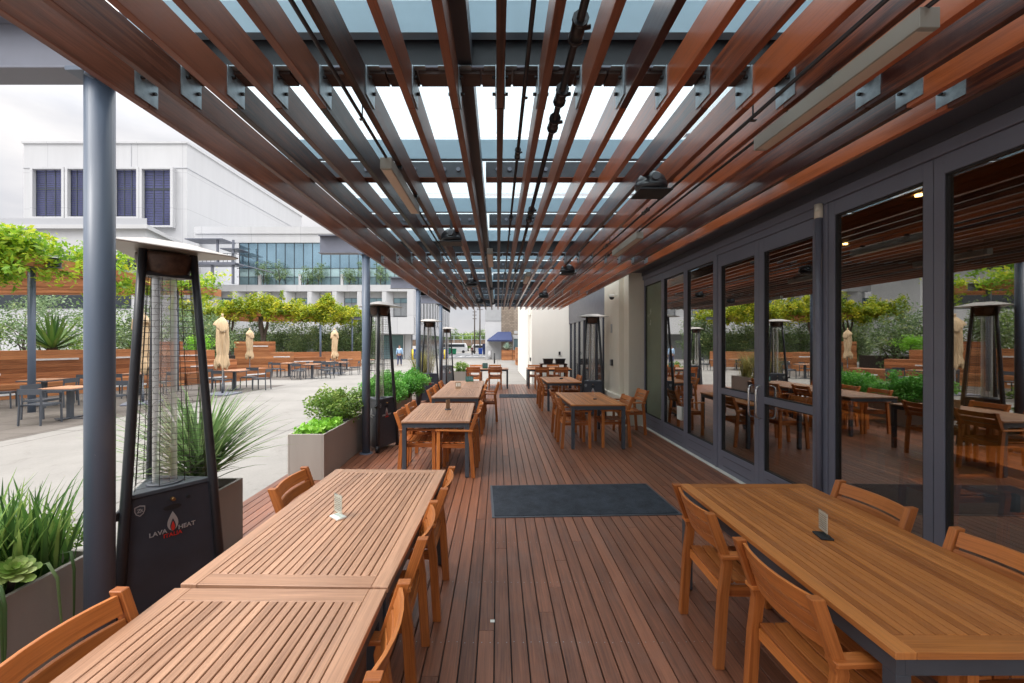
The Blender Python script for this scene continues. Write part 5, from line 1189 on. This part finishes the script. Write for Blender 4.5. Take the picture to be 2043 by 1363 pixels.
# ------------------------------------------------------------------ people
def skinmesh(name, verts, edges, rad, mat, parent, sub=1):
    me = bpy.data.meshes.new(name); me.from_pydata(verts, edges, []); o = bpy.data.objects.new(name, me); COL.objects.link(o); o.parent = parent
    md = o.modifiers.new('skin', 'SKIN'); md.use_smooth_shade = True
    for v, r in zip(me.skin_vertices[0].data, rad): v.radius = (r, r) if not isinstance(r, tuple) else r
    me.skin_vertices[0].data[0].use_root = True
    s_ = o.modifiers.new('sub', 'SUBSURF'); s_.levels = sub; s_.render_levels = sub
    me.materials.append(mat); return o
def person(label, loc, rz, H, top, legs, shoes):
    t = thing('person', label, 'person', loc, rz); k = H/1.75
    V = [(0, 0, .95), (0, 0, 1.12), (0, 0, 1.3), (0, 0, 1.43), (0, 0, 1.5), (0, .01, 1.58), (0, .015, 1.66), (0, 0, 1.73)]; E_ = [(i, i+1) for i in range(7)]; Rd = [.13, .12, .14, .11, .05, .075, .085, .05]
    def add(p, fr, r): V.append(p); Rd.append(r); E_.append((fr, len(V)-1)); return len(V)-1
    sh = {}
    for s_ in (-1, 1):
        a = add((s_*.17, 0, 1.42), 3, .055); a = add((s_*.23, -.02*s_, 1.15), a, .042); a = add((s_*.24, .06, .93), a, .03); w = add((s_*.24, .09, .84), a, .03)
        for f in range(4): b = add((s_*.24+(f-1.5)*.012, .10, .78), w, .009); add((s_*.235+(f-1.5)*.012, .11, .745-.005*(f % 2)), b, .008)
        b = add((s_*.215, .12, .82), w, .01); add((s_*.21, .13, .79), b, .008)
        st = .16*s_
        h = add((s_*.09, 0, .88), 0, .085); kn = add((s_*.1, st*.6+.02, .48), h, .058); an = add((s_*.1, st, .08), kn, .04); add((s_*.1, st+.13, .04), an, .035)
        sh[s_] = st
    V2 = [tuple(c*k for c in v) for v in V]
    skinmesh('body', V2, E_, [r*k for r in Rd], M['skin'], t)
    def sub(name, pts, ed, rd, mt): skinmesh(name, [tuple(c*k for c in p) for p in pts], ed, [r*k for r in rd], M[mt], t)
    sub('shirt', [(0, 0, .98), (0, 0, 1.15), (0, 0, 1.32), (0, 0, 1.43), (.17, 0, 1.42), (.23, -.02, 1.15), (.24, .05, .96), (-.17, 0, 1.42), (-.23, .02, 1.15), (-.24, .05, .96)], [(0, 1), (1, 2), (2, 3), (3, 4), (4, 5), (5, 6), (3, 7), (7, 8), (8, 9)], [.15, .145, .165, .12, .075, .06, .048, .075, .06, .048], top)
    sub('trousers', [(0, 0, .96), (.09, 0, .86), (.1, sh[1]*.6+.02, .48), (.1, sh[1], .12), (-.09, 0, .86), (-.1, sh[-1]*.6+.02, .48), (-.1, sh[-1], .12)], [(0, 1), (1, 2), (2, 3), (0, 4), (4, 5), (5, 6)], [.145, .105, .075, .058, .105, .075, .058], legs)
    for s_ in (-1, 1): sub('shoe', [(s_*.1, sh[s_]-.02, .05), (s_*.1, sh[s_]+.15, .04)], [(0, 1)], [.05, .042], shoes)
    sub('hair', [(0, -.015, 1.68), (0, -.02, 1.73)], [(0, 1)], [.092, .07], 'hair')
    m = MB(); m.tube([(-.03*k, .095*k, 1.66*k), (-.03*k, .1*k, 1.66*k)], .01*k, 6); m.tube([(.03*k, .095*k, 1.66*k), (.03*k, .1*k, 1.66*k)], .01*k, 6); m.build('eye', M['hair'], t)
    m = MB(); m.box(-.01*k, .01*k, .09*k, .115*k, 1.61*k, 1.65*k); m.build('nose', M['skin'], t)
person('person in a light blue shirt and navy trousers walking away across the plaza', (-7.98, 34.2, gz(34.2)), 0, 1.75, 'shirt', 'navytrousers', 'white_shoe')
person('distant person in dark clothes walking on the far sidewalk', (-4.6*1.05+.0, 81*.98, gz(80)), R(200), 1.72, 'redcloth', 'darkcloth', 'darkcloth')

# ------------------------------------------------------------------ camera, light, world
cam = bpy.data.cameras.new('camera'); co = bpy.data.objects.new('camera', cam); COL.objects.link(co)
co.location = (0, 0, 1.75); co.rotation_euler = (R(90), 0, 0); cam.sensor_width = 36; cam.lens = 840/2043*36
cam.shift_x = 28.5/2043; cam.shift_y = 0; cam.clip_end = 2000; cam.clip_start = .05
S.camera = co
sun_el, sun_az = 52, 235   # compass-like azimuth of where the sun stands, measured from +Y clockwise
sl = bpy.data.lights.new('sun', 'SUN'); sl.energy = .6; sl.angle = R(14); sl.color = (1, .96, .9)
so = bpy.data.objects.new('sun', sl); COL.objects.link(so)
dv = Vector((math.sin(R(sun_az))*math.cos(R(sun_el)), math.cos(R(sun_az))*math.cos(R(sun_el)), math.sin(R(sun_el))))
so.rotation_euler = dv.to_track_quat('Z', 'Y').to_euler()
w = bpy.data.worlds.new('World'); S.world = w; w.use_nodes = True; nt = w.node_tree; nt.nodes.clear()
wo = nt.nodes.new('ShaderNodeOutputWorld'); bg = nt.nodes.new('ShaderNodeBackground'); bg.inputs[1].default_value = .11
sk = nt.nodes.new('ShaderNodeTexSky'); sk.sky_type = 'NISHITA'; sk.sun_disc = False; sk.sun_elevation = R(sun_el); sk.sun_rotation = R(sun_az)
tc = nt.nodes.new('ShaderNodeTexCoord'); mp = nt.nodes.new('ShaderNodeMapping'); mp.inputs['Scale'].default_value = (1, 1, 2.6); L(nt, tc.outputs['Generated'], mp.inputs[0])
no = nt.nodes.new('ShaderNodeTexNoise'); no.inputs['Scale'].default_value = 1.7; no.inputs['Detail'].default_value = 8; no.inputs['Roughness'].default_value = .55; L(nt, mp.outputs[0], no.inputs[0])
cf = ramp(nt, no.outputs[0], [(.3, (.62, .62, .62)), (.6, (1, 1, 1))])
mx = nt.nodes.new('ShaderNodeMix'); mx.data_type = 'RGBA'; L(nt, cf, mx.inputs[0]); L(nt, sk.outputs[0], mx.inputs[6]); 
mx.inputs[7].default_value = (10.6, 10.4, 10.2, 1)
# overcast luminance: brighter overhead than at the horizon
sz = nt.nodes.new('ShaderNodeSeparateXYZ'); L(nt, tc.outputs['Generated'], sz.inputs[0])
gr = ramp(nt, sz.outputs[2], [(0, (.23, .23, .24)), (.35, (.305, .305, .312)), (1, (1.95, 1.95, 1.95))])
no2 = nt.nodes.new('ShaderNodeTexNoise'); no2.inputs['Scale'].default_value = 3.2; no2.inputs['Detail'].default_value = 7; L(nt, mp.outputs[0], no2.inputs[0])
cl = ramp(nt, no2.outputs[0], [(.35, (.78, .8, .84)), (.62, (1.06, 1.05, 1.04))])
m1 = nt.nodes.new('ShaderNodeMix'); m1.data_type = 'RGBA'; m1.blend_type = 'MULTIPLY'; m1.inputs[0].default_value = 1; L(nt, mx.outputs[2], m1.inputs[6]); L(nt, gr, m1.inputs[7])
m2 = nt.nodes.new('ShaderNodeMix'); m2.data_type = 'RGBA'; m2.blend_type = 'MULTIPLY'; m2.inputs[0].default_value = 1; L(nt, m1.outputs[2], m2.inputs[6]); L(nt, cl, m2.inputs[7])
L(nt, m2.outputs[2], bg.inputs[0]); L(nt, bg.outputs[0], wo.inputs[0])
S.view_settings.view_transform = 'Standard'; S.view_settings.look = 'None'; S.view_settings.gamma = 1; S.view_settings.use_curve_mapping = False
S.view_settings.exposure = 1.55
S.cycles.max_bounces = 10; S.cycles.diffuse_bounces = 4; S.cycles.glossy_bounces = 4; S.cycles.transparent_max_bounces = 24; S.cycles.transmission_bounces = 4
S.cycles.use_denoising = True; S.cycles.sample_clamp_indirect = 6
